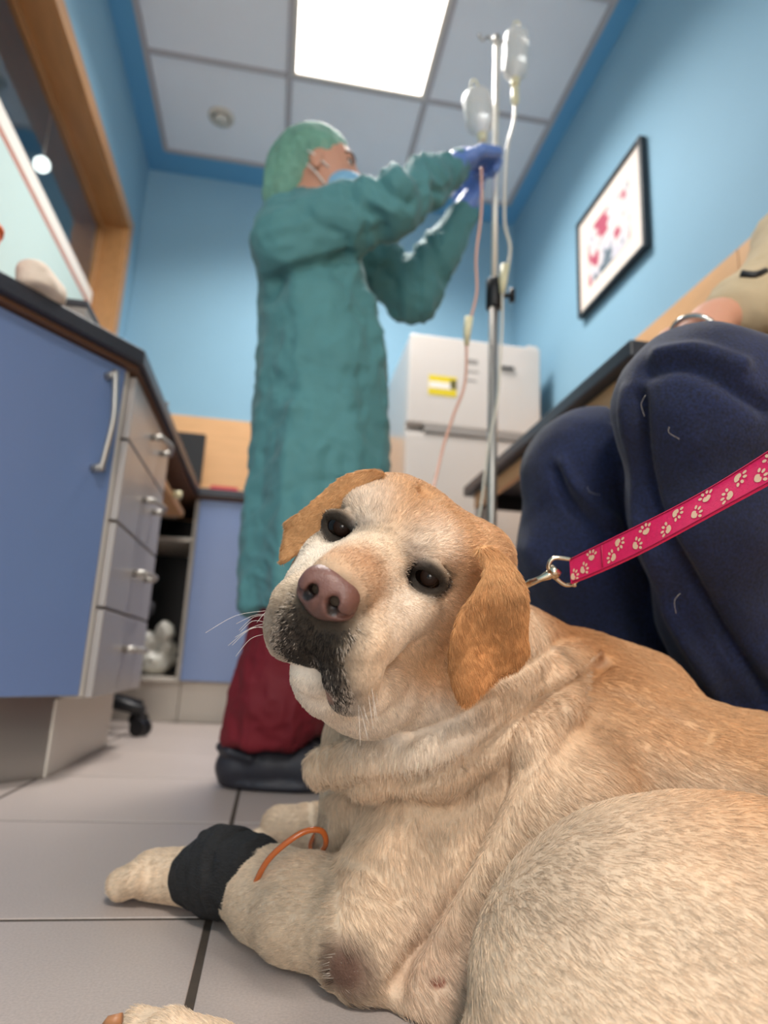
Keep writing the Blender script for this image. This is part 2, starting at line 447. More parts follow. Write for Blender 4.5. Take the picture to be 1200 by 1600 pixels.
t = thing('ceiling_vent', 'round white vent valve in the ceiling tile left of the green cap', 'vent', (c[0], c[1], CEIL))
lathe('rim', [(.062, 0), (.060, .006), (.045, .012), (.040, .010), (.040, 0)], (c[0], c[1], CEIL + .001), (0, 0, -1), MT['white_lam'], t)
lathe('disc', [(.031, 0), (.034, .014), (.031, .020), (.012, .022)], (c[0], c[1], CEIL + .001), (0, 0, -1), MT['white_lam'], t)

# window in the left wall: wooden lining and casing, glass, the room beyond
w = props(bpy.data.objects.new('window_1', None), kind='structure'); COL.objects.link(w)
D = .125
def ring_y(lo, hi, x0, x1, t, mm, name, parent):
    """four bars of a rectangular ring in the plane X=const; lo/hi=(y,z)"""
    for a, b in (((lo[0], lo[1]), (hi[0], lo[1] + t)), ((lo[0], hi[1] - t), (hi[0], hi[1])), ((lo[0], lo[1] + t), (lo[0] + t, hi[1] - t)), ((hi[0] - t, lo[1] + t), (hi[0], hi[1] - t))):
        box(name, (x0, a[0], a[1]), (x1, b[0], b[1]), mm, parent, .002)
ring_y((WY0, WZ0), (WY1, WZ1), XL - D, XL + .004, .022, MT['wood_frame'], 'lining', w)
ring_y((WY0 - .05, WZ0 - .05), (WY1 + .05, WZ1 + .05), XL + .001, XL + .018, .066, MT['wood_frame'], 'casing', w)
ring_y((WY0 + .022, WZ0 + .022), (WY1 - .022, WZ1 - .022), XL - D + .002, XL - D + .03, .03, MT['wood_frame'], 'sash', w)
box('pane', (XL - D + .012, WY0 + .04, WZ0 + .04), (XL - D + .017, WY1 - .04, WZ1 - .04), MT['glass'], w, 0)
box('frosted_pane', (XL - D + .022, WY0 + .04, WZ0 + .04), (XL - D + .028, WY1 - .04, 1.765), MT['mint'], w, 0)
box('salmon_edge', (XL - D + .021, WY0 + .04, 1.766), (XL - D + .030, WY1 - .04, 1.778), mat('salmon_strip', 'D98A78', .6), w, 0)
box('white_rail', (XL - D + .019, WY0 + .04, 1.779), (XL - D + .034, WY1 - .04, 1.84), MT['paper'], w, .002)
bm = bmesh.new()
add_box(bm, (-1.75, -1.0, 0), (-1.70, 5.0, 3.2)); add_box(bm, (-1.7, 4.9, 0), (XL - .121, 5.0, 3.2)); add_box(bm, (-1.7, -1.1, 0), (XL - .121, -1.0, 3.2))
props(bm_obj('wall_next_room', bm, MT['slate']), kind='structure')
wall_box('ceiling_next_room', (-1.75, -1.1, 3.0), (XL - .121, 5.0, 3.1), MT['slate'])
wall_box('floor_next_room', (-1.75, -1.1, -.1), (XL - .121, 5.0, 0), MT['grout'])
gp = atX(64, 257, -1.2)
t = thing('globe_lamp', 'round white globe lamp glowing behind the window glass', 'lamp', tuple(gp))
lathe('globe', [(.001, -.035)] + [(.035 * math.sin(a), -.035 * math.cos(a)) for a in np.linspace(.3, 2.9, 10)] + [(.001, .035)], gp, (0, 0, 1), MT['globe'], t)
tube('cord', [gp + np.array([0, 0, .035]), np.array([gp[0], gp[1], 3.0])], .004, MT['paper'], t, 6)

# ================================================================== FITTED FURNITURE
TZ = .92
t = thing('worktop', 'dark worktop running round the corner over the blue cabinets', 'worktop', (-.5, 2.0, TZ))
wt = [(XL + .002, .805), (-.335, 1.462), (-.335, 2.70), (.36, 2.70), (.36, YB - .016), (XL + .002, YB - .016)]
prism('slab', wt, TZ - .034, TZ, MT['dark_top'], t, .003)
wt2 = [(XL + .004, .845), (-.350, 1.478), (-.350, 2.712), (.35, 2.712), (.35, YB - .02), (XL + .004, YB - .02)]
prism('underside', wt2, TZ - .042, TZ - .034, MT['brown_edge'], t)

def bow_handle(parent, p0, p1, out, r=.006, name='handle'):
    p0, p1, out = np.array(p0), np.array(p1), np.array(out)
    a = p0 + out * .026; b = p1 + out * .026; mid = (a + b) / 2 + out * .016
    bm = bmesh.new(); add_tube(bm, spline([a + (a - b) * .04, a + (b - a) * .25 + out * .010, mid, b + (a - b) * .25 + out * .010, b + (b - a) * .04], 5), r, 10)
    add_tube(bm, [p0, a], .0085, 10); add_tube(bm, [p1, b], .0085, 10)
    return bm_obj(name, bm, MT['steel'], parent, True)

# corner cabinet, its door on the slanting face
t = thing('corner_cabinet', 'blue corner cabinet with one large door at the left edge', 'cabinet', (-.6, 1.3, 0))
dn = np.array([.793, -.609, 0]); dt = np.array([-.609, -.793, 0])   # outward normal, direction along the face away from the corner
c0 = np.array([-.372, 1.478, 0])
a = c0 - dn * .02; b = c0 + dt * .74 - dn * .02
prism('body', [tuple(a[:2]), (-.372, 1.497), (XL + .003, 1.497), (XL + .003, b[1])], .16, TZ - .043, MT['white_lam'], t)
def slab(name, p, q, th, z0, z1, mm, parent, n):
    P4 = [p, q, q + n * th, p + n * th]; return prism(name, [tuple(v[:2]) for v in P4], z0, z1, mm, parent, .0015)
dr = slab('door', c0 + dt * .003 - dn * .018, c0 + dt * .735 - dn * .018, .018, .162, TZ - .046, MT['blue'], t, dn)
hp = c0 + dt * .050
bow_handle(dr, (hp[0], hp[1], .838), (hp[0] , hp[1], .628), dn, .0065)
pa = c0 - dn * .055 + dt * .012
slab('plinth', pa, pa + dt * .66, .014, .0, .158, MT['plinth'], t, -dn)
# drawers
t = thing('drawer_cabinet', 'silver grey drawer unit with four drawers beside the blue corner door', 'cabinet', (-.6, 1.77, 0))
box('body', (XL + .003, 1.508, .155), (-.376, 2.035, TZ - .043), MT['white_lam'], t)
for z0, z1 in ((.155, .341), (.343, .531), (.533, .720), (.722, .875)):
    d = box('drawer', (-.375, 1.51, z0 + .002), (-.356, 2.033, z1 - .002), MT['grey_lam'], t, .002)
    zc = (z0 + z1) / 2 + .012
    bow_handle(d, (-.356, 1.755, zc), (-.356, 1.90, zc), np.array([1, 0, 0]), .006)
box('plinth', (XL + .02, 1.50, 0), (-.42, 2.03, .153), MT['white_lam'], t)
# back run: open shelf unit in the corner and a blue door unit
t = thing('open_shelf_unit', 'open cream edged shelf unit in the back corner under the worktop', 'shelf', (-.6, 2.9, 0))
y0, y1, x0, x1 = 2.74, 3.18, XL + .003, -.335
box('side_panel', (x0, y0, .15), (x0 + .016, y1, .875), MT['white_lam'], t)
box('side_panel', (x1 - .016, y0, .15), (x1, y1, .875), MT['white_lam'], t)
box('bottom_panel', (x0 + .017, y0, .15), (x1 - .017, y1, .168), MT['white_lam'], t)
box('shelf', (x0 + .017, y0, .70), (x1 - .017, y1, .716), MT['white_lam'], t)
box('back_panel', (x0 + .017, y1 - .01, .17), (x1 - .017, y1 - .003, .87), MT['black'], t)
box('plinth', (x0, y0 + .04, 0), (x1, y0 + .056, .149), MT['white_lam'], t)
t = thing('blue_cabinet', 'blue two door base cabinet on the back wall behind the gowned person', 'cabinet', (0, 2.9, 0))
box('body', (-.333, 2.735, .155), (.35, 3.18, .876), MT['white_lam'], t)
for xa, xb in ((-.331, .006), (.010, .348)):
    d = box('door', (xa, 2.715, .158), (xb, 2.734, .873), MT['blue'], t, .002)
    xh = .03 if xa > -.2 else -.02
    bow_handle(d, (xh, 2.715, .80), (xh, 2.715, .62), np.array([0, -1, 0]))
box('plinth', (-.333, 2.78, 0), (.35, 2.80, .152), MT['white_lam'], t)
# pull-out board in the knee space
t = thing('pull_out_board', 'tan wooden pull out board under the worktop beyond the drawers', 'board', (-.6, 2.35, .8))
box('board', (XL + .05, 2.06, .775), (-.375, 2.62, .80), MT['wood'], t)
box('runner', (XL + .05, 2.045, .77), (-.40, 2.058, .86), MT['steel'], t)
box('runner', (XL + .05, 2.622, .77), (-.40, 2.635, .86), MT['steel'], t)
tube('knob', [(-.374, 2.30, .788), (-.345, 2.30, .788)], .013, MT['cream'], t, 12)
# plastic bag in the shelf
Fb = Field((-.70, 2.72, .15), (-.36, 3.1, .5), .008)
for k in range(16):
    Fb.ell((-.47 + rng.uniform(-.09, .07), 2.86 + rng.uniform(-.06, .08), .225 + rng.uniform(-.02, .12)), rng.uniform(.025, .045, 3), .015)
Fb.ell((-.47, 2.86, .22), (.08, .08, .05), .02); Fb.below(.169)
V, Q = Fb.mesh(); V = V + normals(V, Q) * (vnoise(V, 60) * .006)[:, None]
o = np_mesh('plastic_bag', V, Q, mat('bag_plastic', 'D8D6CC', .25, coat=.4, bump=(60, .6, .006)))
props(o, 'crumpled whitish plastic bag in the bottom of the open shelf', 'bag')

# office chair pushed under the worktop
cx, cy = -.600, 2.36
t = thing('office_chair', 'black castor chair pushed into the gap beyond the drawers', 'chair', (cx, cy, 0))
lathe('column', [(.03, .06), (.03, .12), (.024, .125), (.024, .36)], (cx, cy, 0), (0, 0, 1), MT['black'], t, 16)
cp = atZ(241, 1135, 0.0); a0 = math.atan2(cp[1] - cy, cp[0] - cx)
for k in range(5):
    a = a0 + k * 2 * PI / 5; dx, dy = math.cos(a), math.sin(a); R = .245
    b = tube('leg', [(cx + dx * .02, cy + dy * .02, .105), (cx + dx * R * .6, cy + dy * R * .6, .095), (cx + dx * R, cy + dy * R, .078)], [.026, .02, .016], MT['black'], t)
    bm = bmesh.new(); px, py = cx + dx * R, cy + dy * R
    add_tube(bm, [(px, py, .08), (px, py, .04)], .008)
    for s in (-1, 1): add_tube(bm, [(px - dy * .008 * s, py + dx * .008 * s, .027), (px - dy * .022 * s, py + dx * .022 * s, .027)], .0265, 16)
    bm_obj('castor', bm, MT['black'], b)
lathe('seat', [(.02, .36), (.18, .37), (.20, .39), (.20, .42), (.17, .44)], (cx, cy, 0), (0, 0, 1), MT['chair_fabric'], t)

# ---------------------------------------------------------------- fridge
fx0, fx1, fy0 = .492, 1.092, 2.62
t = thing('fridge', 'white fridge freezer with a yellow sticker in the back right corner', 'fridge', (.79, 2.9, 0))
box('body', (fx0, fy0 + .05, .02), (fx1, 3.175, 1.675), MT['fridge'], t, .006)
box('door', (fx0, fy0, 1.262), (fx1, fy0 + .046, 1.68), MT['fridge'], t, .008)
box('door', (fx0, fy0, .06), (fx1, fy0 + .046, 1.225), MT['fridge'], t, .008)
box('handle_strip', (fx0 + .075, fy0 - .006, 1.226), (fx1 - .01, fy0 + .03, 1.260), MT['grey'], t, .003)
box('hinge', (fx1 - .06, fy0 + .01, 1.681), (fx1 - .01, fy0 + .06, 1.695), MT['fridge'], t, .002)
for sx in (fx0 + .05, fx1 - .05): lathe('foot', [(.02, 0), (.02, .02)], (sx, fy0 + .1, 0), (0, 0, 1), MT['black'], t, 12)
st = box('sticker', (.580, fy0 - .0015, 1.400), (.705, fy0 - .0001, 1.492), MT['yellow'], t, 0)
box('sticker_band', (.582, fy0 - .0022, 1.432), (.690, fy0 - .0016, 1.462), MT['paper'], st, 0)
box('sticker_mark', (.676, fy0 - .0024, 1.436), (.704, fy0 - .0016, 1.478), mat('olive_mark', '5A5420', .5), st, 0)
for k, (z, wd) in enumerate(((1.565, .055), (1.525, .06), (1.482, .05))):
    box('lettering_line', (.745, fy0 - .001, z), (.745 + wd, fy0 - .0001, z + (.022 if k == 0 else .008)), MT['grey'], t, 0)
m1 = box('magnet_clip', (.90, fy0 - .012, 1.560), (.965, fy0, 1.570), MT['frame_black'], None, .002); props(m1, 'thin dark magnetic clip high on the fridge door', 'magnet')

# ---------------------------------------------------------------- framed picture
t = thing('framed_picture', 'thin black framed print with a wide cream mount on the right wall', 'picture', (XR, 2.09, 1.9))
y0, y1, z0, z1 = 1.835, 2.345, 1.685, 2.13
for a, b in (((y0, z0), (y1, z0 + .014)), ((y0, z1 - .014), (y1, z1)), ((y0, z0 + .014), (y0 + .014, z1 - .014)), ((y1 - .014, z0 + .014), (y1, z1 - .014))):
    box('frame', (XR - .03, a[0], a[1]), (XR - .001, b[0], b[1]), MT['frame_black'], t, .002)
box('mount', (XR - .020, y0 + .014, z0 + .014), (XR - .002, y1 - .014, z1 - .014), MT['mount'], t, 0)
pr = mat('watercolour_print', 'D4C8CC', .6)
nt = pr.node_tree; N = nt.nodes; L = nt.links
nz = N.new('ShaderNodeTexNoise'); nz.inputs['Scale'].default_value = 11; nz.inputs['Detail'].default_value = 2
tc = N.new('ShaderNodeTexCoord'); L.new(tc.outputs['Object'], nz.inputs[0])
cr = N.new('ShaderNodeValToRGB'); L.new(nz.outputs['Fac'], cr.inputs[0]); cr.color_ramp.interpolation = 'EASE'
cr.color_ramp.elements[0].position = .36; cr.color_ramp.elements[0].color = (*lin('5E6E78'), 1)
cr.color_ramp.elements[1].position = .44; cr.color_ramp.elements[1].color = (*lin('C9C6CF'), 1)
for ps, cc in ((.55, 'DDD2CE'), (.62, 'B04A62')):
    e = cr.color_ramp.elements.new(ps); e.color = (*lin(cc), 1)
L.new(cr.outputs[0], N['Principled BSDF'].inputs['Base Color'])
box('print', (XR - .0215, y0 + .10, z0 + .095), (XR - .0201, y1 - .09, z1 - .10), pr, t, 0)

# ---------------------------------------------------------------- table along the right wall
TT = .85
t = thing('wall_table', 'dark topped table along the right wall behind the seated person', 'table', (.9, 1.65, 0))
box('tabletop', (.632, 1.08, TT), (XR - .016, 2.22, TT + .035), MT['dark_top'], t, .004)
box('apron', (.66, 1.12, TT - .05), (.68, 2.18, TT - .001), MT['wood'], t)
box('apron', (.681, 2.16, TT - .05), (XR - .02, 2.18, TT - .001), MT['black'], t)
box('apron', (.681, 1.12, TT - .05), (XR - .02, 1.14, TT - .001), MT['wood'], t)
for x, y in ((.665, 1.125), (.665, 2.15), (1.11, 1.125), (1.11, 2.15)):
    box('leg', (x, y, 0), (x + .03, y + .03, TT - .051), MT['grey_lam'], t)

# ---------------------------------------------------------------- things on the worktops
t = thing('grey_case', 'low grey plastic case at the window end of the dark worktop', 'case', (-.5, 1.5, TZ))
box('base', (-.60, 1.345, TZ), (-.435, 1.60, TZ + .028), MT['grey'], t, .004)
box('lid', (-.60, 1.345, TZ + .0285), (-.435, 1.60, TZ + .045), MT['dark_top'], t, .004)
Fb = Field((-.66, 1.14, .9), (-.44, 1.40, 1.1), .005)
Fb.ell((-.500, 1.275, TZ + .012), (.042, .060, .040), .02); Fb.ell((-.510, 1.255, TZ + .035), (.030, .040, .022), .015); Fb.below(TZ + .001)
o = sdf_obj('folded_cloth', Fb, mat('cream_cloth', 'E8D8C8', .9, bump=(60, .5, .005)), None, 1, lambda V: vnoise(V, 35) * .004)
props(o, 'cream folded cloth lying on the worktop below the window', 'cloth')
p = np.array([-.590, 1.180, TZ])
t = thing('orange_tub', 'small orange plastic tub at the left edge of the worktop', 'tub', tuple(p))
lathe('tub', [(.032, 0), (.038, .060), (.040, .07)], p, (0, 0, 1), MT['orange'], t)
lathe('lid', [(.042, .071), (.042, .080), (.036, .086)], p, (0, 0, 1), MT['orange'], t)
t = thing('spray_bottle', 'small dark bottle with a thin upright nozzle on the worktop edge', 'bottle', (-.45, 2.30, TZ))
lathe('bottle', [(.028, 0), (.030, .01), (.030, .07), (.012, .10)], (-.43, 2.30, TZ), (0, 0, 1), MT['black'], t)
tube('nozzle', [(-.43, 2.30, TZ + .10), (-.43, 2.30, TZ + .20)], .005, MT['black'], t, 8)
t = thing('black_monitor', 'black flat monitor standing on the back corner of the worktop', 'monitor', (-.46, 2.97, TZ))
box('screen', (-.60, 2.96, 1.00), (-.368, 2.99, 1.235), MT['black'], t, .004)
tube('stand', [(-.49, 2.975, TZ + .012), (-.49, 2.975, 1.02)], .015, MT['black'], t)
lathe('base', [(.08, 0), (.08, .008), (.02, .012)], (-.49, 2.975, TZ), (0, 0, 1), MT['black'], t)
t = thing('red_box', 'flat red plastic box on the back worktop beside the green gown', 'box', (-.24, 2.80, TZ))
box('tray', (-.305, 2.745, TZ), (-.185, 2.85, TZ + .016), MT['red'], t, .003)
box('lid', (-.300, 2.75, TZ + .0165), (-.190, 2.845, TZ + .026), MT['red'], t, .003)
#@@PART2
# ================================================================== THE DOG
def lerp(a, b, t): return a + (b - a) * t
def sstep(a, b, x): t = np.clip((x - a) / (b - a), 0, 1); return t * t * (3 - 2 * t)

# head frame: FWD out of the face, LFT = the dog's left (right in the picture), UPH = towards the crown
rl = math.radians(29); ys = math.radians(12); pt = math.radians(3)
L0 = RT * math.cos(rl) - UP * math.sin(rl); U0 = RT * math.sin(rl) + UP * math.cos(rl); F0 = -FW
HF = F0 * math.cos(ys) - L0 * math.sin(ys); HL = L0 * math.cos(ys) + F0 * math.sin(ys)
HF, HU = HF * math.cos(pt) - U0 * math.sin(pt), U0 * math.cos(pt) + HF * math.sin(pt)
HO = at(601, 865, .492)
HR = np.array([HL, HU, HF])
def hd(l, u, f): return HO + HL * l + HU * u + HF * f

DF = Field((-.22, .24, -.010), (.86, 1.04, .44), .0023)
# trunk
tr_p = [(.205, .775, .135), (.345, .695, .138), (.475, .60, .104), (.55, .49, .108), (.60, .40, .115)]
DF.chain(tr_p, [.108, .122, .104, .10, .085], .05)
DF.ell((.33, .72, .19), (.10, .075, .085), .05)                      # withers
# chest front and throat
DF.chain([at(640, 1290, .71), at(650, 1180, .69), at(690, 1040, .66)], [.088, .090, .092], .03)
DF.chain([at(600, 1370, .70), at(640, 1290, .70)], [.075, .085], .04)
# neck up to the skull
DF.chain([at(790, 1130, .68), at(700, 1020, .60), hd(.01, -.01, -.085)], [.082, .074, .062], .03)
DF.chain([at(880, 1040, .72), at(820, 1010, .68)], [.042, .038], .03)
DF.cap(at(925, 1065, .73), at(1010, 1085, .73), .045, .045, .03)
# neck roll and the crease under it
DF.chain([at(508, 1200, .60), at(580, 1196, .575), at(680, 1185, .56), at(780, 1135, .575), at(860, 1075, .61), at(915, 1035, .665)], [.017, .024, .032, .034, .030, .022], .012)
DF.chain([at(530, 1235, .60), at(620, 1228, .575), at(720, 1205, .565), at(800, 1160, .575), at(880, 1085, .61), at(945, 1035, .66)], [.004, .006, .007, .007, .007, .006], .022, 'sub')
# left shoulder, upper arm, elbow, forearm
DF.chain([at(770, 1240, .63), at(690, 1330, .60), at(610, 1420, .56), at(580, 1465, .535)], [.062, .066, .052, .038], .03)
DF.ell(at(570, 1488, .522), (.031, .031, .033), .015)
DF.chain([at(575, 1472, .53), at(480, 1425, .585), at(425, 1398, .622), at(385, 1378, .643)], [.034, .043, .038, .032], .02)
DF.chain([at(385, 1378, .643), at(330, 1368, .668), at(277, 1369, .686)], [.032, .0285, .0255], .012)
DF.ell((-.098, .790, .026), (.030, .029, .024), .012)
for s_, ln in ((-1.5, .85), (-.5, 1.0), (.5, 1.0), (1.5, .85)):
    hdg = np.array([-.76, .65, 0]); sd = np.array([.65, .76, 0])
    b0 = np.array([-.098, .790, .029]) + sd * s_ * .0150; e0 = b0 + hdg * .023 * ln + sd * s_ * .002
    DF.cap(b0, e0 + np.array([0, 0, -.009]), .0165, .0160, .0015)
# flank and belly skin beside the elbow
DF.chain([at(870, 1270, .585), at(775, 1400, .55), at(700, 1500, .525), at(672, 1545, .515)], [.072, .058, .040, .030], .02)
DF.cap(at(780, 1520, .52), at(740, 1600, .50), .05, .045, .03)
# far foreleg
DF.chain([(.22, .86, .06), (.14, .90, .045), (.075, .955, .035)], [.05, .036, .030], .015)
DF.chain([(.075, .955, .034), (.035, .985, .030)], [.030, .027], .01)
for s_ in (-1.2, 0, 1.2):
    b0 = np.array([.045, .985, .022]) + np.array([.5, .8, 0]) * s_ * .014
    DF.cap(b0, b0 + np.array([-.030, .012, -.006]), .0145, .013, .004)
# left haunch in front of the camera
HH_ = np.cross(np.array([0, 0, 1.]), RT * [1, 1, 0]); HH_ /= np.linalg.norm(HH_); RH = np.cross(HH_, [0, 0, 1.])
DF.ell(at(1135, 1562, .425), (.166, .084, .126), .008, R=[RH, HH_, (0, 0, 1)])
DF.cap(at(1400, 1420, .52), (.50, .47, .11), .09, .09, .03)
DF.chain([at(830, 1640, .43), at(760, 1700, .41)], [.040, .030], .02)
# hind foot stretched forward under the frame edge
DF.chain([at(900, 1760, .39), at(560, 1715, .41), at(330, 1665, .43), at(265, 1632, .435)], [.034, .026, .021, .020], .012)
for s_ in (-1, 0, 1): DF.cap(at(270, 1634, .435) + np.array([0, .012, .0]) * s_, at(208, 1622 - 0 * s_, .44) + np.array([0, .014, 0]) * s_, .0125, .0115, .004)
# tail
DF.chain([(.62, .38, .10), (.70, .31, .035), (.78, .33, .022), (.84, .40, .018)], [.034, .022, .016, .010], .03)
DF.ell((.575, .565, .085), (.125, .060, .085), .03, R=[(.86, -.5, 0), (.5, .86, 0), (0, 0, 1)])
DF.chain([(.50, .65, .05), (.57, .70, .035), (.45, .755, .022)], [.045, .028, .022], .02)

# ---- head
def HE(l, u, f, rl_, ru, rf, k=.012, op='add'): DF.ell(hd(l, u, f), (rl_, ru, rf), k, HR, op)
HE(0, -.004, -.058, .0610, .057, .070)                     # skull
HE(.018, .022, -.050, .050, .032, .052, .02)
HE(-.016, .026, -.042, .035, .031, .045, .02)
HE(.058, .026, -.078, .030, .030, .036, .02)             # broad crown
HE(0, .018, -.020, .044, .026, .034, .014)               # forehead
for s_ in (-1, 1):
    HE(s_ * .028, .021, -.006, .018, .013, .018, .010)   # brow
    HE(s_ * .039, -.042, -.048, .031, .048, .048, .018)  # cheek
    HE(s_ * .034, -.024, .000, .021, .022, .034, .016)   # below the eye
    HE(s_ * .023, -.040, .032, .024, .026, .036, .016)   # side of the muzzle
DF.cap(hd(0, -.006, .0), hd(0, -.024, .078), .030, .0225, .014)        # nose bridge
HE(.004, -.054, .042, .040, .034, .046, .014)            # muzzle
# lips: the right-hand one in the picture hangs lower because the head is tilted
DF.chain([hd(-.018, -.050, .070), hd(-.019, -.064, .064), hd(-.020, -.077, .054)], [.0215, .0180, .0125], .008)
DF.chain([hd(-.021, -.074, .054), hd(-.030, -.080, .030), hd(-.038, -.078, .005)], [.0125, .013, .013], .012)
DF.chain([hd(.022, -.050, .070), hd(.028, -.068, .064), hd(.0335, -.085, .054)], [.0220, .0190, .0135], .008)
DF.chain([hd(.0335, -.083, .054), hd(.041, -.088, .028), hd(.046, -.082, .002)], [.0135, .0140, .014], .010)
DF.chain([hd(.001, -.050, .100), hd(.002, -.060, .097)], [.0010, .0012], .006, 'sub')
DF.chain([hd(.003, -.064, .094), hd(.006, -.078, .080), hd(.008, -.092, .066), hd(.008, -.100, .05)], [.0035, .0075, .011, .012], .004, 'sub')
DF.chain([hd(.008, -.094, -.045), hd(.006, -.094, .01), hd(.004, -.089, .042)], [.040, .026, .0170], .003)   # lower jaw
DF.chain([hd(.035, -.085, -.085), hd(.028, -.098, -.035), hd(.014, -.103, .002)], [.058, .042, .024], .015)         # loose throat
DF.cap(hd(.002, .055, -.03), hd(0, .012, .012), .004, .002, .016, 'sub')      # furrow
EYES = [hd(-.0375, .0015, .0045), hd(.0375, .0015, .0045)]
for e in EYES:
    DF.cap(e, e + HF * .02, .0118, .0122, .004, 'sub')
for s_ in (-1, 1):     # lids
    e = hd(s_ * .0375, .0015, .0045)
    arc = [e + HL * (.0138 * math.cos(a)) + HU * (.0074 * math.sin(a) + .0002) + HF * (.0066 - abs(math.cos(a)) * .0045) for a in np.linspace(.05, PI - .05, 9)]
    DF.chain(arc, [.0026, .0034, .0042, .0048, .0050, .0048, .0042, .0034, .0026], .003)
    arc = [e + HL * (.0134 * math.cos(a)) - HU * (.0080 * math.sin(a) + .0006) + HF * (.0046 - abs(math.cos(a)) * .003) for a in np.linspace(.1, PI - .1, 9)]
    DF.chain(arc, [.0020, .0026, .0030, .0034, .0035, .0034, .0030, .0026, .0020], .003)
DF.below(0.0015)
DV, DQ = DF.mesh(); DV = smooth(DV, DQ, 3, .5)
DN = normals(DV, DQ)
# slow lumps of muscle and loose skin on the trunk
body_w = sstep(.10, .16, np.linalg.norm(DV - hd(0, -.03, 0), axis=1))
DV = DV + DN * (vnoise(DV, 22) * .0022 * body_w)[:, None]
for pts, w_, dp_, dmx in (([(515, 1232), (600, 1226), (680, 1212), (740, 1184), (800, 1135), (860, 1088), (940, 1038)], 9, .013, .8),
                          ([(852, 1098), (812, 1165), (780, 1240), (742, 1320), (705, 1395), (655, 1470), (619, 1540)], 11, .016, .7),
                          ([(880, 1110), (835, 1210), (800, 1290), (745, 1380), (700, 1450)], 26, -.008, .7),
                          ([(520, 1335), (575, 1352), (620, 1400)], 16, .005, .7),
                          ([(905, 1075), (990, 1095), (1100, 1150)], 14, .004, .8),
                          ([(760, 1065), (820, 1040), (870, 1000)], 8, .004, .8),
                          ([(640, 1150), (700, 1128), (770, 1090)], 7, .006, .8),
                          ([(236, 1345), (214, 1360), (203, 1384)], 3, .0016, .8)):
    DV = crease(DV, DN, pts, w_, dp_, dmx)
DN = normals(DV, DQ)
DV[:, 2] = np.maximum(DV[:, 2], .001)

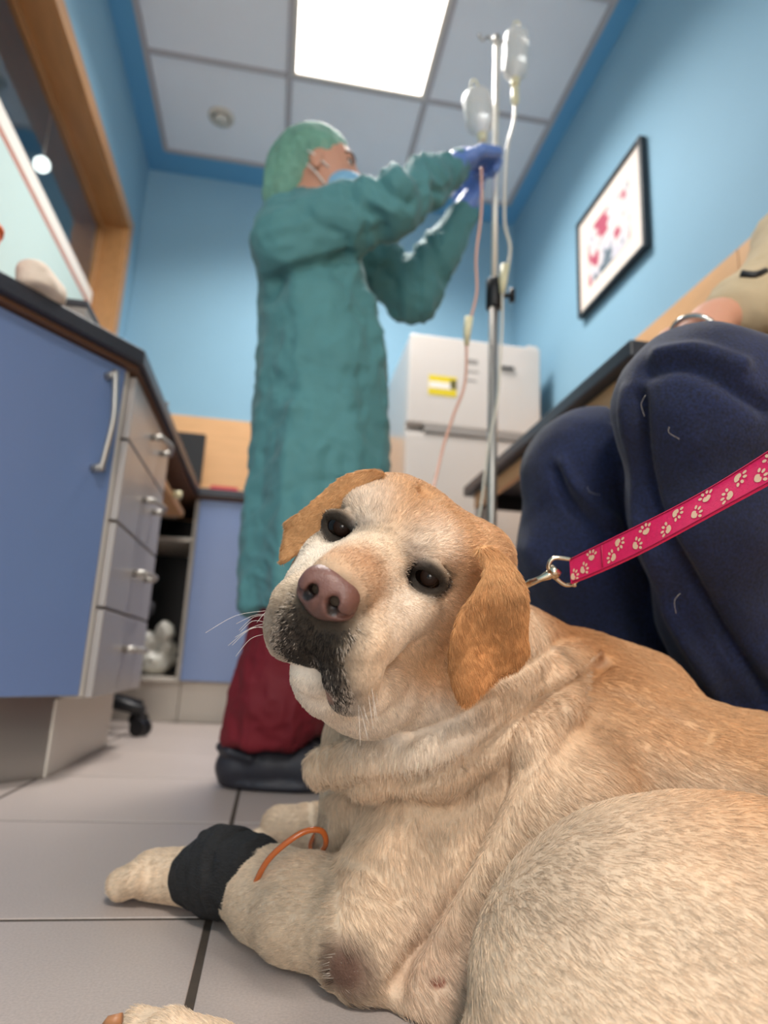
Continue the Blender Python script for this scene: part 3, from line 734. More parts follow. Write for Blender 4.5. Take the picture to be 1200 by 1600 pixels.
CR = {k: np.array(lin(v)) for k, v in dict(cream='DDC6AC', white='EBDFD0', gold='CB9A6A', tan='AE7849', dark='0F0C0B', grey='6E6661', nipple='8A5040', pink='B98A7A', brown='5A3F36', ivory='E0C8A8').items()}
def blob(V, c, r, soft=.5):
    d = np.linalg.norm(V - np.array(c), axis=1) / r
    return 1 - sstep(1 - soft, 1 + soft, d)
def dog_colour(V, Nn):
    n1 = vnoise(V, 26, 1)[:, None]; n2 = vnoise(V, 70, 2)[:, None]
    c = np.tile(CR['cream'], (len(V), 1))
    def mixin(w, k): 
        nonlocal c
        w = np.clip(w, 0, 1)[:, None]; c = c * (1 - w) + CR[k] * w
    # golden back and upper side; cream chest, legs and haunch
    up = Nn @ np.array([.35, .25, .9])
    z = V[:, 2]; x = V[:, 0]
    back = sstep(.05, .23, z + .06 * n1[:, 0] * .5) * sstep(.18, .34, x)
    mixin(back * .85 * sstep(-.5, .4, up), 'gold')
    mixin(blob(V, at(690, 1330, .58), .10, .9) * .25, 'gold')
    P = (V - HO); l = P @ HL; u = P @ HU; f = P @ HF
    sx_, sy_, sd_ = proj(V); fac = np.clip(-(Nn @ FW) * 4, 0, 1)
    head = (1 - sstep(.13, .17, np.linalg.norm(V - hd(0, -.03, -.02), axis=1)))
    # neck top golden
    mixin(blob(V, at(880, 975, .70), .055, .8) * .85, 'tan')
    mixin(blob(V, at(950, 1045, .66), .035, .8) * .4, 'tan')
    mixin(head * .75 * sstep(.035, .0, f) * sstep(-.02, .03, u), 'gold')          # crown
    
    mixin(head * blob(np.stack([l, u, f], 1), (.055, -.055, -.05), .050, .7) * .75, 'gold')   # cheek
    mixin(head * blob(np.stack([l, u, f], 1), (-.055, -.055, -.05), .050, .7) * .75, 'gold')
    Q = np.stack([l, u, f], 1)
    for s_ in (-1, 1):
        mixin(head * blob(Q, (s_ * .026, .030, .004), .020, .8) * .75, 'white')          # brows
        mixin(head * blob(Q, (s_ * .028, -.035, .035), .030, .8) * .85, 'white')
    mixin(head * blob(Q, (0, .045, -.01), .030, .8) * .5, 'gold')
    mixin(head * sstep(-.065, -.095, u) * .8, 'white')
    mixin(head * blob(Q, (0, -.014, .075), .022, .7) * .8, 'tan')                        # bridge behind the nose
    spk = .5 + .5 * n2[:, 0]
    M_ = np.array([hd(0, -.046, .102), hd(.001, -.060, .097), hd(.006, -.076, .082), hd(.012, -.092, .068)])
    dm = np.min([np.linalg.norm(V - (M_[i] * (1 - t) + M_[i + 1] * t), axis=1) for i in range(3) for t in (0, .33, .66, 1)], axis=0)
    mixin(head * (1 - sstep(.018, .044, dm + .008 * (spk - .5))) * .95, 'dark')            # dark lips under the nose
    mixin(head * (f < .060) * sstep(-.070, -.080, u) * (l < .022) * .95, 'white')
    mixin(head * blob(Q, (.024, -.086, .068), .017, .8) * .60, 'grey')
    mixin(head * blob(Q, (-.026, -.068, .078), .016, .8) * .55, 'grey')
    mixin(head * blob(Q, (.020, -.093, .070), .008, .8) * .6, 'pink')
    for s_ in (-1, 1):
        ex = np.array([s_ * .0375, .0010, .010])
        mixin(head * (1 - sstep(.65, 1.2, np.linalg.norm((Q - ex) / np.array([.0200, .0150, .03]), axis=1) + .12 * (spk - .5))) * .97, 'dark')
        mixin(head * (1 - sstep(.4, 1.2, np.linalg.norm((Q - ex - np.array([-s_ * .017, -.003, .004])) / np.array([.012, .007, .03]), axis=1))) * (.9 if s_ > 0 else .7), 'dark')
        mixin(head * (1 - sstep(.3, 1.2, np.linalg.norm((Q - ex - np.array([-s_ * .016, .010, .004])) / np.array([.014, .010, .03]), axis=1))) * .5, 'grey')
        mixin(head * blob(Q, (s_ * .014, .016, .018), .012, .9) * .35, 'grey')
    mixin(blob(V, at(546, 1508, .50), .022, .5) * .95, 'brown')                            # elbow callus
    mixin(blob(V, at(683, 1536, .495), .009, .5) * .9, 'pink')
    mixin(blob(V, at(710, 1520, .50), .045, .8) * .30, 'pink')
    mixin(fac * (sd_ < .62) * (1 - sstep(.6, 1.15, np.hypot((sx_ - 684) / 15, (sy_ - 1535) / 11))) * .95, 'nipple')
    mixin(blob(V, at(1100, 1460, .36), .15, .4) * np.clip(vnoise(V, 16, 9) * .5, 0, .2), 'brown')
    c = c * (1 + .07 * n1 + .05 * n2)
    return np.clip(c, 0, 1)

MT['dogskin'] = mat('dog_coat', 'E0CBA8', .85, attr='col', var=(160, .10), bump=(500, .5, .0015), spec=.2)
MT['nose'] = mat('brown_pink_nose', '6C463C', .42, bump=(750, .45, .0006), var=(90, .12), var2=(40, .15), attr='col')
dog = thing('dog', 'yellow labrador lying on the grey tiles and looking back at the camera', 'dog', (.3, .7, 0))
dcol = dog_colour(DV, DN)
dbody = np_mesh('body', DV, DQ, MT['dogskin'], dog, dcol)

# eyes
for s_, e in zip((-1, 1), EYES):
    c = e - HF * .0022
    look = (ORG - c); look /= np.linalg.norm(look)
    eb = lathe('eye', [(.0001, -.0118)] + [(.0118 * math.sin(a), -.0118 * math.cos(a)) for a in np.linspace(.25, 2.9, 16)] + [(.0001, .0118)], c, look, MT['eye'], dog, 28)
    lathe('iris', [(.0068, 0), (.0062, .0006), (.0035, .0012)], c + look * .0104, look, mat('brown_iris', '1C0F08', .4, spec=.1), eb, 24)
# nose leather
NF = Field(hd(0, -.03, .1) - .05, hd(0, -.03, .1) + .05, .0011)
def NE(l, u, f, a, b, c, k=.004, op='add'): NF.ell(hd(l - .002, u + .002, f), (a, b, c), k, HR, op)
NE(0, -.0245, .0900, .0175, .0105, .0125)
NE(0, -.0300, .0960, .0160, .0110, .0075, .006)
NE(0, -.0375, .0945, .0120, .0085, .0070, .008)
for s_ in (-1, 1):
    NE(s_ * .0118, -.0295, .0930, .0072, .0092, .0100, .006)
    NE(s_ * .0128, -.0350, .0900, .0055, .0050, .0085, .006)
    NF.chain([hd(s_ * .0078 - .002, -.0255, .1055), hd(s_ * .0070 - .002, -.0305, .1045), hd(s_ * .0098 - .002, -.0350, .1030), hd(s_ * .0150 - .002, -.0340, .0990), hd(s_ * .0195 - .002, -.0315, .0930)], [.0026, .0040, .0034, .0018, .0012], .0015, 'sub')
    NF.cap(hd(s_ * .0074 - .002, -.0290, .106), hd(s_ * .0074 - .002, -.0285, .094), .0036, .0026, .0015, 'sub')
NF.cap(hd(-.002, -.031, .1045), hd(-.0012, -.048, .100), .0004, .0009, .0022, 'sub')
V, Q = NF.mesh(); V = smooth(V, Q, 1)
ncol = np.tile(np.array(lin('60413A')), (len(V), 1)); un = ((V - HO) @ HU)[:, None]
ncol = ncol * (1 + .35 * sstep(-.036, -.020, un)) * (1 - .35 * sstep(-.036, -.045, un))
for s_ in (-1, 1):
    dn_ = np.min([np.linalg.norm(V - hd(s_ * a_ - .002, b_, c_), axis=1) for a_, b_, c_ in ((.0074, -.0288, .101), (.0074, -.0286, .098), (.0074, -.0284, .095), (.0078, -.0320, .101), (.0090, -.0338, .100), (.0078, -.0315, .096), (.0090, -.0330, .094), (.0074, -.0300, .092))], axis=0)
    ncol = ncol * (.08 + .92 * sstep(.0028, .0048, dn_))[:, None]
props(np_mesh('nose', V, Q, MT['nose'], dog, ncol), 'brownish pink nose with two dark nostrils')

# ears: soft flaps with real thickness, hung from the skull
def ear(name, outline, plane_o, eu, ev, en, bulge, thick, colf, scale):
    """outline in metres (u,v); flap centred on w=bulge(u,v) along en"""
    P = np.array(spline([np.array([*p, 0]) for p in outline], 6, True))[:, :2]
    lo = P.min(0) - .012; hi = P.max(0) + .012; h = .0016
    us = np.arange(lo[0], hi[0], h); vs = np.arange(lo[1], hi[1], h); ws = np.arange(-.035, .045, h)
    U, W = np.meshgrid(us, vs, indexing='ij')
    d = np.full(U.shape, 1e9); ins = np.zeros(U.shape, bool)
    for i in range(len(P)):
        a, b = P[i], P[(i + 1) % len(P)]; e = b - a; L2 = e @ e
        t = np.clip(((U - a[0]) * e[0] + (W - a[1]) * e[1]) / L2, 0, 1)
        d = np.minimum(d, np.hypot(U - a[0] - t * e[0], W - a[1] - t * e[1]))
        cnd = ((a[1] > W) != (b[1] > W)) & (U < (b[0] - a[0]) * (W - a[1]) / (b[1] - a[1] + 1e-12) + a[0]); ins ^= cnd
    d = np.where(ins, -d, d)
    F = Field((0, 0, 0), (h * (len(us) - 1), h * (len(vs) - 1), h * (len(ws) - 1)), h)
    B = bulge(U, W); th = thick * np.clip(.45 + (-d) / .02 * .55, .3, 1)
    dw = np.abs(ws[None, None, :] - B[:, :, None]) - th[:, :, None]
    dd = d[:, :, None] + .003; k = .004
    hmm = np.maximum(k - np.abs(dd - dw), 0) / k
    gg = np.maximum(dd, dw) + hmm * hmm * k * .25
    n = F.n; F.g = np.full(n, 1., np.float32); sh = [min(n[i], gg.shape[i]) for i in range(3)]; F.g[:sh[0], :sh[1], :sh[2]] = gg[:sh[0], :sh[1], :sh[2]]
    V, Q = F.mesh(); V = V + np.array([lo[0], lo[1], ws[0]])
    V = smooth(V, Q, 3)
    Wd = plane_o + V[:, :1] * eu + V[:, 1:2] * ev + V[:, 2:] * en
    if np.linalg.det(np.stack([eu, ev, en])) < 0: Q = Q[:, ::-1]
    col = colf(Wd, V)
    return np_mesh(name, Wd, Q, MT['dogskin'], dog, col), Wd, Q, col

def px_outline(pts, o, d):
    out = []
    for x, y in pts:
        p = at(x, y, d) - at(*o, d); out.append((p @ RT, p @ UP))
    return out
def ear_col(a, b):
    def f(W, V):
        n = vnoise(W, 38, 5)[:, None]; t = np.clip((V[:, 1:2] - V[:, 1].min()) / np.ptp(V[:, 1]) + n * .28, 0, 1)
        return np.clip((CR[a] * (1 - t) + CR[b] * t) * (1 + .10 * vnoise(W, 90, 6)[:, None]) * (1 + .24 * vnoise(W, 42, 8)[:, None]), 0, 1)
    return f
E1 = px_outline([(735, 852), (765, 842), (800, 868), (822, 905), (830, 945), (829, 985), (831, 1020), (812, 1046), (778, 1062), (745, 1078), (715, 1099), (697, 1082), (687, 1040), (688, 995), (700, 955), (722, 918), (738, 885)], (760, 960), .470)
en = -FW * .95 + RT * .30; en /= np.linalg.norm(en)
eu = RT - en * (RT @ en); eu /= np.linalg.norm(eu); ev = np.cross(en, eu); ev /= np.linalg.norm(ev)
eo, EV1, EQ1, EC1 = ear('ear', [(u / (RT @ eu), v) for u, v in E1], at(760, 960, .478), eu, ev, en,
    lambda U, W: .010 - .9 * (U / .075) ** 2 * .018 + .008 * np.sin(W * 55) * .5 - np.clip(W - .015, 0, 1) * .35 + .003 * np.sin(U * 120 + W * 60), .0045, ear_col('tan', 'gold'), 1)
props(eo, 'golden tan left ear hanging down beside the cheek')
E2 = px_outline([(600, 737), (618, 752), (590, 768), (560, 790), (540, 805), (518, 828), (496, 848), (468, 868), (447, 880), (431, 879), (429, 852), (436, 822), (436, 806), (470, 788), (500, 768), (535, 745), (570, 735)], (515, 805), .515)
en = -FW * .95 - RT * .15 + UP * .25; en /= np.linalg.norm(en)
eu = RT - en * (RT @ en); eu /= np.linalg.norm(eu); ev = np.cross(en, eu)
eo2, EV2, EQ2, EC2 = ear('ear', [(u / (RT @ eu), v / (UP @ ev)) for u, v in E2], at(515, 805, .518), eu, ev, en,
    lambda U, W: .002 + .006 * np.sin(U * 40 + .5) + .003 * np.sin(W * 70), .004, ear_col('gold', 'gold'), 1)
props(eo2, 'golden right ear folded out to the side')
# claws on the near paw
for s_ in (-1.5, -.5, .5, 1.5):
    hdg = np.array([-.76, .65, 0]); sd = np.array([.65, .76, 0]); ln = .85 if abs(s_) > 1 else 1
    e0 = np.array([-.098, .790, .012]) + sd * s_ * .0145 + hdg * (.023 * ln + .0155)
    tube('claw', [e0, e0 + hdg * .006 + np.array([0, 0, -.002]), e0 + hdg * .010 + np.array([0, 0, -.006])], [.0032, .0025, .0008], MT['nail'], dog, 8)
e0 = at(180, 1592, .425)
tube('claw', [e0 + RT * .004, e0 - RT * .004 - UP * .001, e0 - RT * .008 - UP * .004], [.0036, .0028, .001], mat('pale_claw', 'A8744E', .4), dog, 8)

# fur: laid strands
def fur(name, V, Q, C, n, lenf, dirf, lay, parent, seed=1, width=.00022, wfun=None, jit=.25, cvar=.10):
    rg = np.random.default_rng(seed)
    A = np.linalg.norm(np.cross(V[Q[:, 2]] - V[Q[:, 0]], V[Q[:, 3]] - V[Q[:, 1]]), axis=1) * .5
    if wfun is not None: A = A * wfun(V[Q].mean(1))
    f = rg.choice(len(Q), n, p=A / A.sum()); a, b = rg.random(n)[:, None], rg.random(n)[:, None]
    q = Q[f]; W = [(1 - a) * (1 - b), a * (1 - b), a * b, (1 - a) * b]
    Nn = normals(V, Q)
    root = sum(W[i] * V[q[:, i]] for i in range(4)); nn = sum(W[i] * Nn[q[:, i]] for i in range(4)); cc = sum(W[i] * C[q[:, i]] for i in range(4))
    nn /= np.linalg.norm(nn, axis=1, keepdims=True) + 1e-9
    ln = lenf(root); ok = ln > .0004; root, nn, cc, ln = root[ok], nn[ok], cc[ok], ln[ok]; n = len(root)
    D = dirf(root, nn)
    sw = np.stack([vnoise(root, 55, 11), vnoise(root, 55, 12), vnoise(root, 55, 13)], 1)
    cl = np.stack([vnoise(root, 260, 21), vnoise(root, 260, 22), vnoise(root, 260, 23)], 1)
    D = D / (np.linalg.norm(D, axis=1, keepdims=True) + 1e-9) + sw * .22 + cl * .24 + rg.normal(0, jit, (n, 3)) * .5
    T = D - nn * (D * nn).sum(1, keepdims=True); T /= np.linalg.norm(T, axis=1, keepdims=True) + 1e-9
    ln = ln * rg.uniform(.65, 1.15, n); K = 5
    s = np.linspace(0, 1, K)[None, :, None]
    up = lay * (1 + .4 * cl[:, :1])[:, :, None]
    pts = root[:, None, :] + T[:, None, :] * (ln[:, None, None] * s) + nn[:, None, :] * (ln[:, None, None] * up * (s - .42 * s * s) ) - nn[:, None, :] * .0003
    pts[:, :, 2] = np.maximum(pts[:, :, 2], .0008)
    cu = bpy.data.hair_curves.new(name); cu.add_curves([K] * n)
    cu.points.foreach_set('position', pts.astype(np.float32).ravel())
    rad = (width * (1 - .75 * np.linspace(0, 1, K) ** 1.6))[None, :] * rg.uniform(.7, 1.2, (n, 1))
    ra = cu.attributes.get('radius') or cu.attributes.new('radius', 'FLOAT', 'POINT')
    ra.data.foreach_set('value', rad.astype(np.float32).ravel())
    mx_, mn_ = cc.max(1), cc.min(1); t_ = np.clip((.30 - mx_) / .26, 0, 1); pick = rg.random(n) < t_ ** .8     # grizzled: each hair is black or pale, not grey
    t_ = ((mx_ < .30) & ((mx_ - mn_) < .10))[:, None]
    cc = np.where(t_, np.where(pick[:, None], CR['dark'], lin('BDB0A2')), cc)
    cc = np.clip(cc * (1 + rg.normal(0, cvar, (n, 1))) * (1 + .10 * vnoise(root, 320, 31)[:, None]), 0, 1)
    ca = cu.attributes.new('fcol', 'FLOAT_COLOR', 'CURVE'); c4 = np.ones((n, 4), np.float32); c4[:, :3] = cc
    ca.data.foreach_set('color', c4.ravel())
    o = bpy.data.objects.new(name, cu); COL.objects.link(o); cu.materials.append(MT['fur'])
    o.parent = parent; loc = Vector((0, 0, 0)); p = parent
    while p: loc += p.location; p = p.parent
    o.location = -loc; o['kind'] = 'stuff'
    return o
MT['fur'] = mat('fur_strand', 'E0CBA8', .6, attr='fcol', spec=.3)
FURN = 1.0
def d_len(p):
    P = p - HO; l, u, f = P @ HL, P @ HU, P @ HF
    L = np.full(len(p), .0100)
    hdist = np.linalg.norm(p - hd(0, -.03, -.01), axis=1)
    head = 1 - sstep(.10, .15, hdist); L = lerp(L, .0065, head)
    L = np.where(head > .5, np.where(f > .03, .0040, L), L)
    L = L * (1 - .3 * blob(p, at(1100, 1500, .38), .15, .4))
    legs = (p[:, 0] < .06) & (p[:, 2] < .12); L = np.where(legs, .0070, L)
    L = np.where(blob(p, at(548, 1508, .50), .015, .3) > .5, .002, L)
    for e in EYES:
        dE = np.linalg.norm(p - (e + HF * .004), axis=1); L = L * sstep(.0105, .0185, dE)
    dno = np.linalg.norm((np.stack([l, u, f], 1) - np.array([-.002, -.0290, .096])) / np.array([.0205, .0165, .018]), axis=1); L = L * sstep(.95, 1.25, dno)
    x_, y_, d_ = proj(p); L = np.where((np.hypot((x_ - 684) / 15, (y_ - 1535) / 11) < 1) & (d_ < .62), .0015, L)
    L = np.where(p[:, 2] < .003, 0, L)
    return L
def d_dir(p, n):
    P = p - HO; l, u, f = P @ HL, P @ HU, P @ HF
    D = np.tile(np.array([.80, -.35, -.55]), (len(p), 1))
    # chest: straight down; haunch: down and to the right
    ch = blob(p, at(620, 1300, .65), .13, .6)[:, None]; D = D * (1 - ch) + np.array([.05, -.05, -1.0]) * ch
    ha = blob(p, at(1100, 1500, .38), .15, .4)[:, None]; D = D * (1 - ha) + np.array([.9, -.1, -.45]) * ha
    ro = blob(p, at(690, 1180, .56), .09, .5)[:, None]; D = D * (1 - ro) + np.array([.15, 0, -1.0]) * ro
    legs = (p[:, 0] < .07) & (p[:, 2] < .11); D[legs] = np.array([-.7, .5, -.35])
    head = (1 - sstep(.10, .14, np.linalg.norm(p - hd(0, -.03, -.01), axis=1)))[:, None]
    nz_ = hd(0, -.03, .11); H_ = p - nz_; H_ /= np.linalg.norm(H_, axis=1, keepdims=True); H_ = H_ - HU * .25
    return D * (1 - head) + H_ * head
def camw(c):
    d = np.linalg.norm(c - ORG, axis=1); k = (c - ORG) / d[:, None]
    hh = np.linalg.norm(c - hd(0, -.03, -.01), axis=1)
    return np.where(hh < .14, 3.0, 1.0) * np.where(c[:, 0] > .50, .25, 1) * np.where(c[:, 2] < .004, 0, 1)
fur('fur', DV, DQ, dcol, int(420000 * FURN), d_len, d_dir, .26, dog, 1, .00019, camw, .25, .15)
dd_ear = lambda p, n: np.tile(-UP * 1.0 + RT * .15, (len(p), 1))
fur('fur', EV1, EQ1, EC1, int(26000 * FURN), lambda p: np.full(len(p), .0075), dd_ear, .22, eo, 2, .00019, None, .2)
fur('fur', EV2, EQ2, EC2, int(18000 * FURN), lambda p: np.full(len(p), .0050), lambda p, n: np.tile(-RT * .8 - UP * .7, (len(p), 1)), .2, eo2, 3, .00019, None, .2)
# whiskers
for s_ in (-1, 1):
    for k in range(9):
        r0 = hd(s_ * rng.uniform(.030, .040), rng.uniform(-.080, -.052), rng.uniform(.050, .075))
        dr_ = HL * s_ * rng.uniform(.5, 1) - HU * rng.uniform(.1, .9) + HF * rng.uniform(-.1, .4); L_ = rng.uniform(.015, .035)
        tube('whisker', spline([r0, r0 + dr_ * L_ * .5, r0 + dr_ * L_ - UP * .008], 4), .00013, MT['paper'], dog, 4)
#@@PART3
# ================================================================== THINGS ON THE DOG
hdg = np.array([-.72, .69, 0]); 
BF = Field((-.14, .60, -.01), (.10, .86, .12), .0022)
BF.chain([at(322, 1366, .672), at(352, 1360, .658), at(388, 1369, .642), at(404, 1380, .632)], [.0350, .0395, .0390, .0360], .01)
BF.ell(at(345, 1325, .65), (.016, .014, .010), .012); BF.ell(at(395, 1335, .63), (.014, .014, .010), .01)
BF.below(.004)
V, Q = BF.mesh(); V = smooth(V, Q, 2); Nn = normals(V, Q)
ax_ = (at(404, 1380, .632) - at(322, 1366, .672)); ax_ /= np.linalg.norm(ax_)
s_ = (V - at(322, 1366, .672)) @ ax_
rid = np.sin(s_ * 330 + 5 * vnoise(V, 25)) * .0009 + vnoise(V, 45) * .0028 + vnoise(V, 110) * .0012 + np.where(s_ > .045, -.0025, 0)
V = V + Nn * rid[:, None]; V[:, 2] = np.maximum(V[:, 2], .002)
props(np_mesh('bandage', V, Q, MT['bandage'], dog), 'black stretchy bandage wrapped round the foreleg')

# ---- infusion tube: from the hands at the stand down to the leg
t = thing('infusion_line', 'orange pink infusion tube from the gloved hands down to the dog\'s bandaged leg', 'tube', tuple(at(733, 505, 1.45)))
u1 = spline([at(752, 262, 1.50), at(752, 330, 1.48), at(744, 400, 1.46), at(745, 455, 1.45), at(736, 495, 1.44)], 8)
tube('upper_tube', u1, .0032, MT['tube_pink'], t, 8)
bm = bmesh.new(); add_tube(bm, [at(733, 495, 1.44), at(730, 518, 1.44), at(729, 540, 1.44)], [.0095, .0085, .005], 10); bm_obj('roller_clamp', bm, MT['cream'], t, True)
u2 = spline([at(729, 540, 1.44), at(726, 600, 1.42), at(708, 650, 1.38), at(692, 700, 1.32), at(680, 750, 1.24), at(655, 830, 1.12), at(560, 1050, .98), at(514, 1262, .80), at(490, 1308, .70), at(485, 1326, .66), at(496, 1336, .63), at(509, 1318, .60), at(503, 1299, .59), at(480, 1298, .585), at(450, 1315, .58), at(418, 1345, .58), at(398, 1382, .59)], 8)
tube('lower_tube', u2[:44], .0032, MT['tube_pink'], t, 8)
tube('orange_tube', u2[43:], .0027, MT['tube_orange'], t, 8)
tube('connector', [at(514, 1262, .80), at(508, 1282, .76)], .0045, mat('blue_connector', '4C8FD0', .4), t, 10)

# ---- leash
t = thing('leash', 'bright pink leash with tan paw prints crossing in front of the jeans', 'leash', tuple(at(1000, 850, .52)))
A = at(892, 893, .585); B = at(1262, 695, .42); n_ = 40
dirn = (B - A) / np.linalg.norm(B - A); wv = UP * .93 + RT * .36; wv = wv - dirn * (wv @ dirn); wv /= np.linalg.norm(wv); nv = np.cross(dirn, wv); nv = nv if nv @ FW < 0 else -nv
Lg = np.linalg.norm(B - A)
def lp(s, w, o=0):
    tw = .10 * math.sin(s * 7); sag = -.004 * math.sin(PI * s)
    wq = wv * math.cos(tw) + nv * math.sin(tw)
    if s > 1:      # on towards the hand that holds it
        t_ = s - 1; return B * (1 - t_) ** 2 + (B + dirn * .13) * 2 * t_ * (1 - t_) + LH * t_ * t_ + wq * w + nv * o
    return A + (B - A) * s + UP * sag + wq * w + nv * o
LH = np.array([.475, .330, .500])
bm = bmesh.new(); hw = .0122
for i in range(2 * n_):
    s0, s1 = i / n_, (i + 1) / n_
    q = [[bm.verts.new(lp(s, w, o)) for w, o in ((-hw, .0009), (hw, .0009), (hw, -.0009), (-hw, -.0009))] for s in (s0, s1)]
    for k in range(4): bm.faces.new((q[0][k], q[0][(k + 1) % 4], q[1][(k + 1) % 4], q[1][k]))
bmesh.ops.remove_doubles(bm, verts=bm.verts, dist=1e-6)
strap = bm_obj('strap', bm, MT['orange_strap'], t)
bm = bmesh.new()
for w, nm in ((hw - .0012, 0), (-hw + .0012, 1)):
    bm = bmesh.new(); add_tube(bm, [lp(s, w, .0012) for s in np.linspace(0.01, 2, 80)], .0005, 5); bm_obj('edge_stitching', bm, MT['stitch'], strap, True)
tube('cross_stitching', [lp(.175, -hw * .8, .0014), lp(.19, hw * .8, .0014)], .0006, MT['stitch'], strap, 5)
box_s = .0
def paw(s, w, ang, sz):
    bm = bmesh.new()
    def blobp(cx, cy, rx, ry, rot=0, heart=False):
        vs = []
        for k in range(16):
            a = 2 * PI * k / 16; x = rx * math.cos(a); y = ry * math.sin(a)
            if heart: y = y * (1 - .25 * (math.sin(a) > 0) * math.cos(a) ** 2 * 0) - (.35 * ry if abs(math.cos(a)) < .3 and math.sin(a) > 0 else 0); x *= 1 - .25 * max(-math.sin(a), 0)
            xx = cx + x * math.cos(rot) - y * math.sin(rot); yy = cy + x * math.sin(rot) + y * math.cos(rot)
            X = xx * math.cos(ang) - yy * math.sin(ang); Y = xx * math.sin(ang) + yy * math.cos(ang)
            vs.append(bm.verts.new(lp(s + X * sz / Lg, w + Y * sz, .00125)))
        bm.faces.new(vs)
    blobp(0, -.16, .40, .30, 0, True)
    for a in (-.95, -.33, .33, .95): blobp(math.sin(a) * .66, math.cos(a) * .62 - .12, .13, .19, -a)
    return bm_obj('paw_print', bm, MT['print'], strap)
k = 0
for s, w, ang in ((.022, -.0062, -1.2), (.077, -.0040, -1.3), (.127, .0046, -.2), (.229, -.0046, 1.0), (.271, .0046, -2.3), (.350, -.0040, -1.3), (.400, .0044, .2), (.490, -.0044, 1.2), (.537, .0048, -2.3),
              (.611, -.0040, -1.3), (.657, .0048, .2), (.735, -.0044, 1.2), (.781, .0048, -2.3), (.846, -.0036, -1.3), (.895, .0048, .2), (.95, -.004, 1.2)):
    paw(s, w, ang, .0088)
def P2(x, y, d=.585): return at(x, y, d)
tube('metal_ring', spline([P2(892, 874), P2(866, 872), P2(857, 884), P2(862, 896), P2(880, 912), P2(894, 913), P2(905, 903)], 6), .0019, MT['nickel'], t, 10)
tube('ring_bar', [lp(.004, -hw * 1.15, -.0025), lp(.004, hw * 1.15, -.0025)], .0017, MT['nickel'], t, 8)
hk = tube('snap_hook', [P2(866, 893), P2(856, 899), P2(845, 904), P2(828, 911), P2(812, 919, .60), P2(798, 930, .61)], [.0040, .0042, .0026, .0030, .0032, .0022], MT['nickel'], t, 12)
tube('swivel', [P2(858, 889), P2(872, 899)], [.0052, .0052], MT['nickel'], hk, 14)
tube('bolt_slot', [P2(838, 904, .5815), P2(828, 908, .5815)], .0009, MT['brown_edge'], hk, 6)

# ================================================================== INFUSION STAND
SX, SY = .498, 1.50
t = thing('infusion_stand', 'tall steel drip stand with a black clamp beside the gowned person', 'stand', (SX, SY, 0))
tube('lower_pole', [(SX, SY, .06), (SX, SY, 1.20)], .0125, MT['steel'], t, 16)
tube('upper_pole', [(SX, SY, 1.20), (SX, SY, 2.02)], .0080, MT['pole_top'], t, 14)
cl = lathe('clamp', [(.017, -.045), (.021, -.042), (.021, .035), (.016, .04)], (SX, SY, 1.21), (0, 0, 1), MT['black'], t, 20)
tube('clamp_knob', [(SX + .018, SY - .01, 1.20), (SX + .035, SY - .016, 1.20), (SX + .037, SY - .016, 1.20), (SX + .05, SY - .02, 1.20)], [.006, .006, .019, .018], MT['black'], cl, 14)
for a in (-.1, 3.3):
    dx, dy = math.cos(a), math.sin(a)
    tube('hook', spline([(SX, SY, 2.00), (SX + dx * .025, SY + dy * .025, 2.025), (SX + dx * .045, SY + dy * .045, 2.005), (SX + dx * .058, SY + dy * .058, 2.02)], 4), .0035, MT['steel'], t, 8)
tube('cap', [(SX, SY, 2.02), (SX, SY, 2.035)], .010, MT['steel'], t, 12)
for k in range(5):
    a = .45 + k * 2 * PI / 5; dx, dy = math.cos(a), math.sin(a); R = .27
    lg = tube('leg', [(SX, SY, .075), (SX + dx * R * .5, SY + dy * R * .5, .07), (SX + dx * R, SY + dy * R, .055)], .010, MT['steel'], t, 10)
    tube('castor', [(SX + dx * R - dy * .012, SY + dy * R + dx * .012, .024), (SX + dx * R + dy * .012, SY + dy * R - dx * .012, .024)], .0235, MT['black'], lg, 14)
# second thin tube by the pole foot
# bottles
def bottle_at(p, axis, label, r, h, dripped=True):
    t = thing('infusion_bottle', label, 'bottle', tuple(p), 'infusion bottles on the drip stand')
    lathe('bottle', [(.006, -.012), (r * .45, -.008), (r * .5, 0), (r * .92, .014), (r, .028), (r, h - .03), (r * .93, h - .012), (r * .5, h), (.004, h + .002)], p, axis, MT['bottle'], t, 24)
    lathe('liquid', [(.005, .003), (r * .84, .018), (r * .92, .03), (r * .92, h * .62), (.004, h * .63)], p, axis, mat('clear_liquid', 'DDE6EC', .02, trans=.9), t, 24)
    lathe('neck', [(.011, -.030), (.013, -.026), (.013, -.009), (.009, -.006)], p, axis, MT['cream'], t, 16)
    ax = np.array(axis) / np.linalg.norm(axis)
    tp = np.array(p) + ax * h
    tube('hanger', spline([tp + RT * .012, tp + ax * .035 + RT * .008, tp + ax * .042, tp + ax * .035 - RT * .008, tp - RT * .012], 5), .0022, MT['cream'], t, 8)
    return t
pb = atY(805, 120, 1.50)
t = bottle_at(pb, (.02, 0, 1), 'upright clear infusion bottle hanging right of the steel pole', .036, .155)
tube('drip_chamber', [pb + [0, 0, -.03], pb + [0, 0, -.045], pb + [0, 0, -.085], pb + [0, 0, -.10]], [.004, .011, .011, .004], MT['cream'], t, 14)
t2 = thing('drip_line', 'pale drip tube hanging to the right of the steel pole', 'tube', tuple(atY(790, 300, 1.5)))
Y5 = 1.495
tube('upper_tube', spline([pb + np.array([0, 0, -.10]), atY(803, 190, Y5), atY(793, 230, Y5), atY(789, 300, Y5), atY(789, 350, Y5), atY(797, 385, Y5), atY(794, 415, Y5)], 7), .0042, MT['tube'], t2, 8)
